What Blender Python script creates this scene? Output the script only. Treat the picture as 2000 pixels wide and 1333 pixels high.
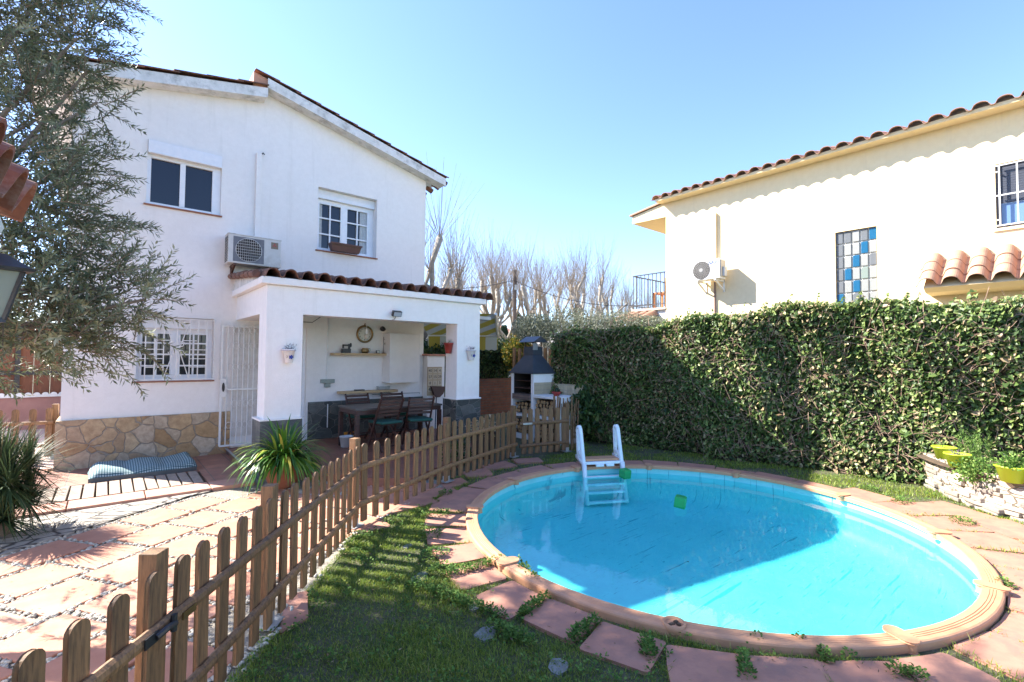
import bpy, math, random
import numpy as np
from mathutils import Vector, Matrix
random.seed(7); RNG = np.random.default_rng(7)
S = bpy.context.scene; COL = S.collection
for o in list(bpy.data.objects): bpy.data.objects.remove(o)
R = math.radians; PI = math.pi

# ---------------------------------------------------------------- camera, sky, sun, exposure
YAW, PIT, ROL, FPX, EYE = R(49.912), R(1.932), R(0.519), 933.91, 1.65
fw = Vector((math.cos(PIT)*math.cos(YAW), math.cos(PIT)*math.sin(YAW), math.sin(PIT)))
r0 = Vector((math.sin(YAW), -math.cos(YAW), 0)); u0 = r0.cross(fw)
rt = r0*math.cos(ROL)+u0*math.sin(ROL); up = -r0*math.sin(ROL)+u0*math.cos(ROL)
cam = bpy.data.objects.new('camera', bpy.data.cameras.new('camera')); COL.objects.link(cam)
cam.matrix_world = Matrix(((rt.x, up.x, -fw.x, 0), (rt.y, up.y, -fw.y, 0), (rt.z, up.z, -fw.z, EYE), (0, 0, 0, 1)))
cam.data.sensor_width = 36; cam.data.lens = FPX/2000*36; cam.data.clip_start = .05; cam.data.clip_end = 2000
S.camera = cam
SB, SC = 1.42, 1.37                                   # sun travels (+1, -SB, -SC)
sun_to = Vector((-1, SB, SC)).normalized()
W = bpy.data.worlds.new('World'); S.world = W; W.use_nodes = True
nt = W.node_tree; bg = nt.nodes['Background']; sky = nt.nodes.new('ShaderNodeTexSky')
sky.sky_type = 'NISHITA'; sky.sun_disc = False
sky.sun_elevation = math.asin(sun_to.z); sky.sun_rotation = math.atan2(sun_to.x, sun_to.y)
sky.air_density = 1.0; sky.dust_density = 0.25; sky.ozone_density = 2.6; sky.altitude = 20
_m = nt.nodes.new('ShaderNodeMix'); _m.data_type = 'RGBA'; _m.blend_type = 'MULTIPLY'; _m.inputs[0].default_value = 1; _m.inputs[7].default_value = (.85, .88, 1.06, 1)
nt.links.new(sky.outputs[0], _m.inputs[6]); nt.links.new(_m.outputs[2], bg.inputs[0]); bg.inputs[1].default_value = 0.112
L = bpy.data.lights.new('sun', 'SUN'); L.energy = 5.0; L.angle = R(.5); L.color = (1, .945, .86)
sun = bpy.data.objects.new('sun', L); COL.objects.link(sun)
sun.rotation_euler = sun_to.to_track_quat('Z', 'Y').to_euler()
S.view_settings.view_transform = 'Standard'; S.view_settings.look = 'None'
S.view_settings.exposure = 1.95; S.view_settings.gamma = 1
S.render.engine = 'CYCLES'
S.cycles.max_bounces = 8; S.cycles.transparent_max_bounces = 16; S.cycles.diffuse_bounces = 4

# ---------------------------------------------------------------- where a line of sight meets a real plane
def ray(px, py): return fw+(px-1000)/FPX*rt-(py-666.5)/FPX*up
def onZ(px, py, z=0.): d = ray(px, py); t = (z-EYE)/d.z; return Vector((0, 0, EYE))+d*t
def onY(px, py, y): d = ray(px, py); return Vector((0, 0, EYE))+d*(y/d.y)
def onX(px, py, x): d = ray(px, py); return Vector((0, 0, EYE))+d*(x/d.x)
def onD(px, py, dep): return Vector((0, 0, EYE))+ray(px, py)*dep

# ---------------------------------------------------------------- materials
MATS = {}
def newmat(name):
    m = bpy.data.materials.new(name); m.use_nodes = True; MATS[name] = m
    n = m.node_tree.nodes; return m, n, m.node_tree.links, n['Principled BSDF']
def ramp(n, stops):
    r = n.new('ShaderNodeValToRGB'); e = r.color_ramp.elements
    while len(e) < len(stops): e.new(.5)
    for k, (p, c) in enumerate(stops): e[k].position = p; e[k].color = (*c[:3], 1)
    return r
def tex(n, l, kind, scale, src='Object', mp=None, **kw):
    t = n.new(kind); tc = n.new('ShaderNodeTexCoord')
    if 'Scale' in t.inputs: t.inputs['Scale'].default_value = scale
    for k, v in kw.items():
        if k in t.inputs: t.inputs[k].default_value = v
        else: setattr(t, k, v)
    if mp:
        m = n.new('ShaderNodeMapping'); m.inputs['Scale'].default_value = mp.get('s', (1, 1, 1)); m.inputs['Rotation'].default_value = mp.get('r', (0, 0, 0))
        l.new(tc.outputs[src], m.inputs[0]); l.new(m.outputs[0], t.inputs[0])
    else: l.new(tc.outputs[src], t.inputs[0])
    return t
def mixc(n, l, a, b, f, blend='MIX'):
    m = n.new('ShaderNodeMix'); m.data_type = 'RGBA'; m.blend_type = blend
    for s, v in ((0, f), (6, a), (7, b)):
        if isinstance(v, (int, float)): m.inputs[s].default_value = v
        elif isinstance(v, tuple): m.inputs[s].default_value = (*v, 1)
        else: l.new(v, m.inputs[s])
    return m.outputs[2]
def bump(n, l, h, bsdf, st=.3, dist=.01):
    b = n.new('ShaderNodeBump'); b.inputs['Strength'].default_value = st; b.inputs['Distance'].default_value = dist
    l.new(h, b.inputs['Height']); l.new(b.outputs[0], bsdf.inputs['Normal']); return b
def M(name, c1, c2=None, rough=.7, sc=6, c3=None, sc3=1.2, amt3=.5, bs=.25, bd=.004, bsc=None, metal=0, mp=None, rnd=0, spec=.5):
    """general weathered surface: fine mottling c1/c2, broad stains c3, fine bump, per-object tint"""
    m, n, l, b = newmat(name)
    c2 = c2 or tuple(x*.8 for x in c1)
    t = tex(n, l, 'ShaderNodeTexNoise', sc, mp=mp, Detail=6, Roughness=.65)
    r = ramp(n, [(.35, c1), (.65, c2)]); l.new(t.outputs['Fac'], r.inputs[0]); out = r.outputs[0]
    if c3:
        t3 = tex(n, l, 'ShaderNodeTexNoise', sc3, mp=mp, Detail=8, Roughness=.7)
        r3 = ramp(n, [(.5, (0, 0, 0)), (.72, (amt3,)*3)]); l.new(t3.outputs['Fac'], r3.inputs[0]); out = mixc(n, l, out, c3, r3.outputs[0])
    if rnd:
        oi = n.new('ShaderNodeObjectInfo'); mr = n.new('ShaderNodeMapRange'); mr.inputs[3].default_value = 1-rnd; mr.inputs[4].default_value = 1+rnd
        l.new(oi.outputs['Random'], mr.inputs[0]); out = mixc(n, l, out, mr.outputs[0], 1., 'MULTIPLY')
    l.new(out, b.inputs['Base Color']); b.inputs['Roughness'].default_value = rough; b.inputs['Metallic'].default_value = metal
    b.inputs['Specular IOR Level'].default_value = spec
    if bs:
        tb = tex(n, l, 'ShaderNodeTexNoise', bsc or sc*6, mp=mp, Detail=5); bump(n, l, tb.outputs['Fac'], b, bs, bd)
    return m
def Mleaf(name, stops, rough=.5, trans=.3, spec=.4):
    m, n, l, b = newmat(name)
    a = n.new('ShaderNodeAttribute'); a.attribute_name = 'rnd'
    r = ramp(n, stops); l.new(a.outputs['Fac'], r.inputs[0]); l.new(r.outputs[0], b.inputs['Base Color'])
    b.inputs['Roughness'].default_value = rough; b.inputs['Specular IOR Level'].default_value = spec
    tr = n.new('ShaderNodeBsdfTranslucent'); l.new(r.outputs[0], tr.inputs[0]); mx = n.new('ShaderNodeMixShader'); mx.inputs[0].default_value = trans
    l.new(b.outputs[0], mx.inputs[1]); l.new(tr.outputs[0], mx.inputs[2]); l.new(mx.outputs[0], n['Material Output'].inputs[0]); return m
def Mstone(name, cols, mortar, scale, edge=.04, bd=.02, rough=.75, mp=None, gray=0):
    """irregular stones: voronoi cells with mortar between"""
    m, n, l, b = newmat(name)
    nz = tex(n, l, 'ShaderNodeTexNoise', scale*1.3, mp=mp, Detail=2)
    v = tex(n, l, 'ShaderNodeTexVoronoi', scale, mp=mp, feature='DISTANCE_TO_EDGE'); v2 = tex(n, l, 'ShaderNodeTexVoronoi', scale, mp=mp)
    vm = n.new('ShaderNodeVectorMath'); vm.operation = 'MULTIPLY_ADD'; vm.inputs[1].default_value = (.16/scale*2,)*3
    src = v.inputs[0].links[0].from_socket
    l.new(nz.outputs['Color'], vm.inputs[0]); l.new(src, vm.inputs[2])
    l.new(vm.outputs[0], v.inputs[0]); l.new(vm.outputs[0], v2.inputs[0])
    sp = n.new('ShaderNodeSeparateColor'); l.new(v2.outputs['Color'], sp.inputs[0])
    r = ramp(n, [(k/max(1, len(cols)-1), c) for k, c in enumerate(cols)]); l.new(sp.outputs[0], r.inputs[0])
    f = tex(n, l, 'ShaderNodeTexNoise', scale*3, Detail=8, Roughness=.7); fr = ramp(n, [(.3, (.68, .62, .56)), (.62, (1.12, 1.1, 1.05))]); l.new(f.outputs['Fac'], fr.inputs[0])
    c = mixc(n, l, r.outputs[0], fr.outputs[0], 1., 'MULTIPLY')
    e = n.new('ShaderNodeMapRange'); e.inputs[1].default_value = edge*.35; e.inputs[2].default_value = edge; l.new(v.outputs['Distance'], e.inputs[0])
    l.new(mixc(n, l, mortar, c, e.outputs[0]), b.inputs['Base Color']); b.inputs['Roughness'].default_value = rough
    ad = n.new('ShaderNodeMath'); ad.operation = 'MULTIPLY_ADD'; ad.inputs[1].default_value = .35; l.new(f.outputs['Fac'], ad.inputs[0]); l.new(e.outputs[0], ad.inputs[2])
    bump(n, l, ad.outputs[0], b, .8, bd); return m
def Mtile(name, c1, c2, grout, w, h, mw=.01, rough=.6, off=0, mp=None, bd=.003, var=.5):
    m, n, l, b = newmat(name)
    t = tex(n, l, 'ShaderNodeTexBrick', 1., mp=mp, offset=off, squash=1.); t.inputs['Brick Width'].default_value = w; t.inputs['Row Height'].default_value = h
    t.inputs['Mortar Size'].default_value = mw; t.inputs['Color1'].default_value = (*c1, 1); t.inputs['Color2'].default_value = (*c2, 1); t.inputs['Mortar'].default_value = (*grout, 1)
    t.inputs['Mortar Smooth'].default_value = .1; t.inputs['Bias'].default_value = 0
    f = tex(n, l, 'ShaderNodeTexNoise', 5, Detail=8, Roughness=.7); fr = ramp(n, [(.3, (1-var*.6,)*3), (.65, (1+var*.25,)*3)]); l.new(f.outputs['Fac'], fr.inputs[0])
    l.new(mixc(n, l, t.outputs['Color'], fr.outputs[0], 1., 'MULTIPLY'), b.inputs['Base Color']); b.inputs['Roughness'].default_value = rough
    inv = n.new('ShaderNodeMath'); inv.operation = 'SUBTRACT'; inv.inputs[0].default_value = 1; l.new(t.outputs['Fac'], inv.inputs[1]); bump(n, l, inv.outputs[0], b, .6, bd); return m

stucco = M('white_stucco', (.83, .805, .77), (.79, .765, .73), .85, 14, c3=(.66, .64, .60), sc3=.9, amt3=.25, bs=.35, bd=.006, bsc=70)
stucco_dirty = M('weathered_white_trim', (.76, .75, .72), (.62, .62, .58), .85, 7, c3=(.16, .16, .14), sc3=4.5, amt3=.7, bs=.5, bd=.008)
def rain_streaks(m, col, amt):                              # faint vertical run-off stains in the render coat
    n = m.node_tree.nodes; l = m.node_tree.links; b = n['Principled BSDF']; src = b.inputs['Base Color'].links[0].from_socket
    t = tex(n, l, 'ShaderNodeTexNoise', 1., mp={'s': (7, 7, .45)}, Detail=6, Roughness=.65); r = ramp(n, [(.56, (0, 0, 0)), (.74, (amt,)*3)]); l.new(t.outputs['Fac'], r.inputs[0])
    l.new(mixc(n, l, src, col, r.outputs[0]), b.inputs['Base Color'])
rain_streaks(stucco, (.56, .54, .49), .24)
ystucco = M('cream_stucco', (.86, .69, .42), (.82, .65, .385), .85, 10, c3=(.7, .6, .42), sc3=.6, amt3=.25, bs=.3, bd=.005, bsc=60)
rain_streaks(ystucco, (.66, .52, .33), .35)
whitepaint = M('white_painted_metal', (.78, .78, .76), (.7, .7, .68), .4, 9, c3=(.5, .46, .4), sc3=4, amt3=.35, bs=.1)
dirtypaint = M('dusty_white_paint', (.68, .66, .62), (.6, .58, .54), .5, 9, c3=(.42, .36, .3), sc3=5, amt3=.55, bs=.1)
alu = M('white_window_frame', (.8, .81, .82), (.74, .76, .78), .35, 12, bs=.05)
stonewarm = Mstone('sandstone_crazy_cladding', [(.40, .27, .14), (.50, .39, .25), (.34, .22, .11), (.47, .40, .31), (.42, .29, .15)], (.30, .26, .20), 4.0, .026, .018)
slate = Mstone('green_grey_slate', [(.05, .062, .06), (.10, .115, .105), (.035, .045, .045), (.15, .155, .14)], (.2, .19, .17), 4.2, .02, .012, rough=.6, mp={'s': (1, 1, 1.5)})
slatepost = M('smooth_slate_slab', (.10, .105, .10), (.05, .056, .055), .6, 5, c3=(.24, .23, .2), sc3=3, amt3=.8, bs=.4, bd=.006)
drystone = Mstone('dry_stone_schist', [(.5, .42, .32), (.3, .29, .28), (.56, .47, .36), (.42, .34, .24)], (.14, .11, .08), 5, .07, .03, mp={'s': (1, 1, 3.2)})
flag = Mstone('pale_flagstones', [(.42, .39, .34), (.34, .31, .27), (.48, .44, .38)], (.06, .05, .04), 3.6, .07, .025, mp={'s': (1, 1.8, 1)})
terra = M('terracotta_slab', (.50, .235, .16), (.42, .185, .125), .75, 7, c3=(.30, .14, .10), sc3=2.2, amt3=.5, bs=.3, bd=.003, rnd=.1)
terra2 = M('rosy_paver', (.45, .215, .14), (.36, .165, .11), .75, 6, c3=(.24, .15, .12), sc3=3, amt3=.6, bs=.35, bd=.004)
porchtile = Mtile('porch_floor_tiles', (.30, .125, .08), (.25, .10, .065), (.16, .10, .08), .3, .3, .006, .5)
aprontile = Mtile('apron_floor_tiles', (.40, .19, .12), (.34, .15, .10), (.2, .13, .10), .36, .24, .007, .6)
barrel = M('old_barrel_tile', (.27, .12, .07), (.11, .065, .05), .85, 9, c3=(.06, .05, .045), sc3=5, amt3=.8, bs=.5, bd=.006)
barrel_l = M('pale_barrel_tile', (.44, .26, .17), (.36, .20, .13), .8, 8, c3=(.3, .2, .15), sc3=5, amt3=.6, bs=.4, bd=.004)
barrel_n = M('near_barrel_tile', (.25, .085, .04), (.16, .055, .03), .7, 14, c3=(.44, .34, .26), sc3=6, amt3=.6, bs=.45, bd=.003)
wood = M('stained_fence_wood', (.27, .145, .062), (.15, .08, .036), .65, 14, mp={'s': (6, 6, .6)}, c3=(.05, .03, .018), sc3=7, amt3=.8, bs=.4, bd=.003, rnd=.22)
lightwood = M('pine_shelf_wood', (.50, .36, .20), (.42, .29, .15), .55, 9, mp={'s': (1, 5, 5)})
darkwood = M('dark_teak', (.075, .030, .02), (.045, .018, .013), .45, 9, mp={'s': (1, 4, 4)}, bs=.2)
tabletop = M('table_top_dark', (.10, .085, .075), (.07, .06, .055), .4, 9)
greywood = M('weathered_deck_wood', (.40, .31, .235), (.30, .225, .165), .8, 16, c3=(.18, .13, .095), sc3=4, amt3=.6, bs=.5, bd=.004, rnd=.1)
gatewood = M('brown_gate_boards', (.20, .075, .035), (.13, .045, .02), .7, 8, mp={'s': (5, 5, .5)}, bs=.3)
liner = M('pool_liner', (.24, .68, .685), (.20, .63, .635), .5, 3, c3=(.14, .47, .52), sc3=9, amt3=.25, bs=.35, bd=.012, bsc=14)
def _streaks():                                              # silt lines and wrinkles lying on the liner floor
    n = liner.node_tree.nodes; l = liner.node_tree.links; b = n['Principled BSDF']; src = b.inputs['Base Color'].links[0].from_socket; out = src
    for rot, sc, th in ((.5, (1.1, 17, 1), .635), (.62, (1.6, 24, 1), .65), (.38, (5, 40, 1), .665), (.9, (9, 30, 1), .68)):
        t = tex(n, l, 'ShaderNodeTexNoise', 1., mp={'s': sc, 'r': (0, 0, rot)}, Detail=4, Roughness=.6); r = ramp(n, [(th, (0, 0, 0)), (th+.03, (.75, .75, .75))]); l.new(t.outputs['Fac'], r.inputs[0]); out = mixc(n, l, out, (.03, .26, .32), r.outputs[0])
    l.new(out, b.inputs['Base Color'])
_streaks()
coping = M('salmon_plastic_coping', (.56, .29, .155), (.49, .24, .125), .55, 6, c3=(.42, .24, .15), sc3=2.5, amt3=.4, bs=.15, bd=.002)
ladderp = M('white_ladder_plastic', (.78, .83, .85), (.7, .76, .78), .4, 12, bs=.05)
greenp = M('green_plastic', (.02, .36, .10), (.015, .3, .08), .35, 8, bs=.05)
limep = M('lime_pot_glaze', (.50, .68, .04), (.46, .62, .03), .4, 8, bs=.05)
potterra = M('terracotta_pot', (.30, .115, .06), (.24, .09, .05), .7, 8, c3=(.4, .25, .17), sc3=3, amt3=.4)
redpot = M('red_pot', (.34, .04, .025), (.28, .03, .02), .45, 8)
black = M('black_metal', (.022, .022, .024), (.03, .03, .03), .45, 8, bs=.1)
iron = M('wrought_iron', (.05, .05, .055), (.035, .035, .04), .5, 20, bs=.1)
hoodm = M('bbq_hood_sheet', (.05, .058, .072), (.038, .045, .055), .45, 5, bs=.15)
soot = M('sooty_firebox', (.02, .017, .015), (.035, .028, .022), .9, 6)
rust = M('rusty_metal', (.11, .045, .03), (.06, .03, .02), .7, 20)
creamtile = Mtile('cream_square_tiles', (.50, .42, .28), (.46, .38, .24), (.32, .27, .2), .1, .1, .004, .4, mp={'r': (0, PI/2, 0)})
brick = Mtile('red_brick', (.16, .06, .035), (.11, .042, .027), (.09, .06, .045), .24, .075, .012, .9, off=.5, mp={'r': (PI/2, 0, 0)}, bd=.008)
ledgeb = Mtile('brick_ledge', (.22, .15, .12), (.18, .12, .10), (.1, .085, .07), .06, .2, .008, .85, mp={'r': (PI/2, 0, PI/2)})
logbark = M('log_bark', (.13, .085, .05), (.07, .045, .028), .9, 14)
logend = M('log_end', (.46, .29, .14), (.34, .20, .09), .8, 30)
galv = M('galvanised_post_foot', (.42, .43, .42), (.34, .35, .34), .45, 12, metal=.5)
acpaint = M('ac_casing', (.60, .60, .57), (.54, .54, .50), .5, 10, c3=(.34, .30, .24), sc3=4, amt3=.5)
acwhite = M('white_ac_casing', (.8, .8, .78), (.77, .77, .75), .45, 10)
grille = M('ac_grille', (.16, .165, .18), (.12, .125, .14), .5, 20)
soil = M('soil', (.11, .075, .045), (.07, .048, .03), .95, 9, bs=.6, bd=.02)
bark_pl = M('plane_tree_bark', (.38, .33, .26), (.2, .17, .135), .85, 3, c3=(.56, .5, .42), sc3=2, amt3=.8, bs=.4)
bark_ol = M('olive_bark', (.22, .18, .13), (.13, .105, .08), .9, 10)
twigm = M('ivy_stems', (.34, .23, .16), (.2, .12, .08), .85, 8)
curtain = M('lace_curtain', (.5, .52, .52), (.4, .42, .42), .9, 30)
dark = M('dark_interior', (.02, .02, .022), (.03, .03, .03), .9, 4)
tan = M('calendar_board', (.46, .36, .24), (.4, .31, .2), .7, 10)
ink = M('dark_ink', (.03, .025, .03), rough=.6, bs=0)
blueink = M('blue_ink', (.02, .04, .28), rough=.5, bs=0)
navyink = M('logo_blue', (.01, .05, .25), rough=.5, bs=0)
redink = M('logo_red', (.45, .04, .03), rough=.5, bs=0)
plate = M('brown_name_plate', (.22, .17, .11), rough=.5)
potw = M('white_glazed_pot', (.72, .7, .68), (.66, .62, .6), .35, 9)
yellowp = M('orange_plastic', (.62, .24, .015), (.55, .2, .01), .45, 9)
greenfab = M('green_seat_cushion', (.02, .10, .075), (.015, .08, .06), .9, 30)
blueh = M('blue_handle', (.02, .06, .12), rough=.5)
brass = M('antique_brass', (.3, .2, .09), (.2, .13, .06), .35, 9, metal=.8)
woodpole = M('utility_pole_wood', (.16, .12, .095), (.11, .085, .07), .9, 5)
rooff = M('far_roof', (.34, .17, .11), (.28, .13, .09), .9, 2)
wallf = M('far_wall', (.55, .5, .44), (.5, .45, .4), .9, 2)
orangew = M('orange_chair_wood', (.50, .19, .07), (.42, .15, .05), .5, 9)
tealglass = M('teal_planter', (.08, .18, .2), (.06, .14, .16), .4, 9)

def glassmat(name, tint, rough=.05):
    m, n, l, b = newmat(name); b.inputs['Base Color'].default_value = (*tint, 1); b.inputs['Roughness'].default_value = rough
    b.inputs['Specular IOR Level'].default_value = .8; return m
winglass = glassmat('dark_window_glass', (.012, .017, .028)); winglass.node_tree.nodes['Principled BSDF'].inputs['Specular IOR Level'].default_value = .4; winglass2 = glassmat('curtained_glass', (.10, .115, .12), .08)
lampglass = glassmat('lantern_glass', (.28, .30, .26), .15); clearg = glassmat('clear_bulb_glass', (.5, .45, .36), .05)
clockface = glassmat('clock_face', (.62, .6, .52), .3); lens = glassmat('floodlight_lens', (.35, .37, .4), .15)
def blockglass(name, c):
    m, n, l, b = newmat(name); b.inputs['Roughness'].default_value = .2; b.inputs['Specular IOR Level'].default_value = .8
    w = tex(n, l, 'ShaderNodeTexWave', 22, bands_direction='Z' if 'h' in name else 'Y', Distortion=.6)
    r = ramp(n, [(.2, tuple(x*.45 for x in c)), (.8, c)]); l.new(w.outputs['Fac'], r.inputs[0]); l.new(r.outputs[0], b.inputs['Base Color']); bump(n, l, w.outputs['Fac'], b, .5, .006); return m
gb_clear = blockglass('clear_ribbed_block', (.40, .40, .36)); gb_smoke = blockglass('smoky_ribbed_block_h', (.20, .21, .21)); gb_blue = blockglass('blue_ribbed_block_h', (.01, .14, .28)); gb_green = blockglass('greenish_block', (.30, .36, .30))

def mk_stripes(name, c1, c2, freq, axis, src='Object'):
    m, n, l, b = newmat(name)
    tc = n.new('ShaderNodeTexCoord'); sp = n.new('ShaderNodeSeparateXYZ'); l.new(tc.outputs[src], sp.inputs[0])
    a = n.new('ShaderNodeMath'); a.operation = 'MULTIPLY'; a.inputs[1].default_value = freq; l.new(sp.outputs[axis], a.inputs[0])
    f = n.new('ShaderNodeMath'); f.operation = 'FRACT'; l.new(a.outputs[0], f.inputs[0]); g = n.new('ShaderNodeMath'); g.operation = 'GREATER_THAN'; g.inputs[1].default_value = .5; l.new(f.outputs[0], g.inputs[0])
    l.new(mixc(n, l, c1, c2, g.outputs[0]), b.inputs['Base Color']); b.inputs['Roughness'].default_value = .8
    tr = n.new('ShaderNodeBsdfTranslucent'); l.new(b.inputs['Base Color'].links[0].from_socket, tr.inputs[0]); mx = n.new('ShaderNodeMixShader'); mx.inputs[0].default_value = .35
    l.new(b.outputs[0], mx.inputs[1]); l.new(tr.outputs[0], mx.inputs[2]); l.new(mx.outputs[0], n['Material Output'].inputs[0]); return m
awn = mk_stripes('striped_awning_fabric', (.42, .40, .30), (.36, .27, .04), 2.2, 0)
def gingham():
    m, n, l, b = newmat('gingham_fabric'); tc = n.new('ShaderNodeTexCoord'); sp = n.new('ShaderNodeSeparateXYZ'); l.new(tc.outputs['Object'], sp.inputs[0]); o = []
    for ax in (0, 1):
        a = n.new('ShaderNodeMath'); a.operation = 'MULTIPLY'; a.inputs[1].default_value = 38; l.new(sp.outputs[ax], a.inputs[0])
        f = n.new('ShaderNodeMath'); f.operation = 'FRACT'; l.new(a.outputs[0], f.inputs[0]); g = n.new('ShaderNodeMath'); g.operation = 'GREATER_THAN'; g.inputs[1].default_value = .5; l.new(f.outputs[0], g.inputs[0]); o.append(g)
    s = n.new('ShaderNodeMath'); s.operation = 'ADD'; l.new(o[0].outputs[0], s.inputs[0]); l.new(o[1].outputs[0], s.inputs[1])
    d = n.new('ShaderNodeMath'); d.operation = 'MULTIPLY'; d.inputs[1].default_value = .5; l.new(s.outputs[0], d.inputs[0])
    r = ramp(n, [(0, (.42, .48, .46)), (.5, (.10, .19, .2)), (1, (.03, .075, .09))]); l.new(d.outputs[0], r.inputs[0]); l.new(r.outputs[0], b.inputs['Base Color']); b.inputs['Roughness'].default_value = .9; return m
ging = gingham(); greyfab = M('grey_mattress_side', (.12, .13, .13), rough=.9)

leaf_olive = Mleaf('olive_leaves', [(0, (.05, .07, .035)), (.45, (.12, .145, .075)), (.8, (.24, .265, .16)), (1, (.38, .39, .28))], .4, .3)
leaf_ivy = Mleaf('ivy_leaves', [(0, (.03, .06, .02)), (.4, (.10, .165, .04)), (.7, (.24, .31, .09)), (.86, (.50, .55, .20)), (.93, (.50, .42, .22)), (1, (.34, .22, .14))], .45, .38, .45)
leaf_hedge = Mleaf('hedge_leaves', [(0, (.014, .035, .012)), (.6, (.04, .085, .02)), (1, (.12, .15, .04))], .5, .2)
leaf_grey = Mleaf('grey_bush_leaves', [(0, (.09, .115, .07)), (.6, (.2, .22, .14)), (1, (.36, .36, .26))], .5, .2)
leaf_strap = Mleaf('strap_leaves', [(0, (.03, .11, .016)), (.5, (.08, .21, .025)), (.85, (.2, .35, .04)), (1, (.45, .40, .07))], .3, .25, .5)
leaf_yucca = Mleaf('yucca_leaves', [(0, (.02, .04, .018)), (.5, (.05, .09, .038)), (.85, (.10, .155, .06)), (1, (.18, .14, .08))], .6, .15, .2)
leaf_grass = Mleaf('grass_blades', [(0, (.07, .13, .015)), (.5, (.20, .28, .035)), (.85, (.40, .45, .07)), (1, (.56, .47, .2))], .45, .4)
leaf_herb = Mleaf('herb_leaves', [(0, (.05, .11, .02)), (.6, (.13, .24, .045)), (1, (.28, .36, .10))], .7, .3, .2)
leaf_yel = Mleaf('yellow_shrub_leaves', [(0, (.04, .08, .015)), (.6, (.16, .18, .03)), (1, (.42, .24, .03))], .5, .3)
leaf_pur = Mleaf('dry_purple_sprigs', [(0, (.09, .045, .08)), (.6, (.2, .15, .16)), (1, (.3, .28, .2))], .7, .2)
leaf_cyp = Mleaf('cypress_foliage', [(0, (.02, .045, .02)), (1, (.06, .10, .04))], .7, .1)

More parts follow.
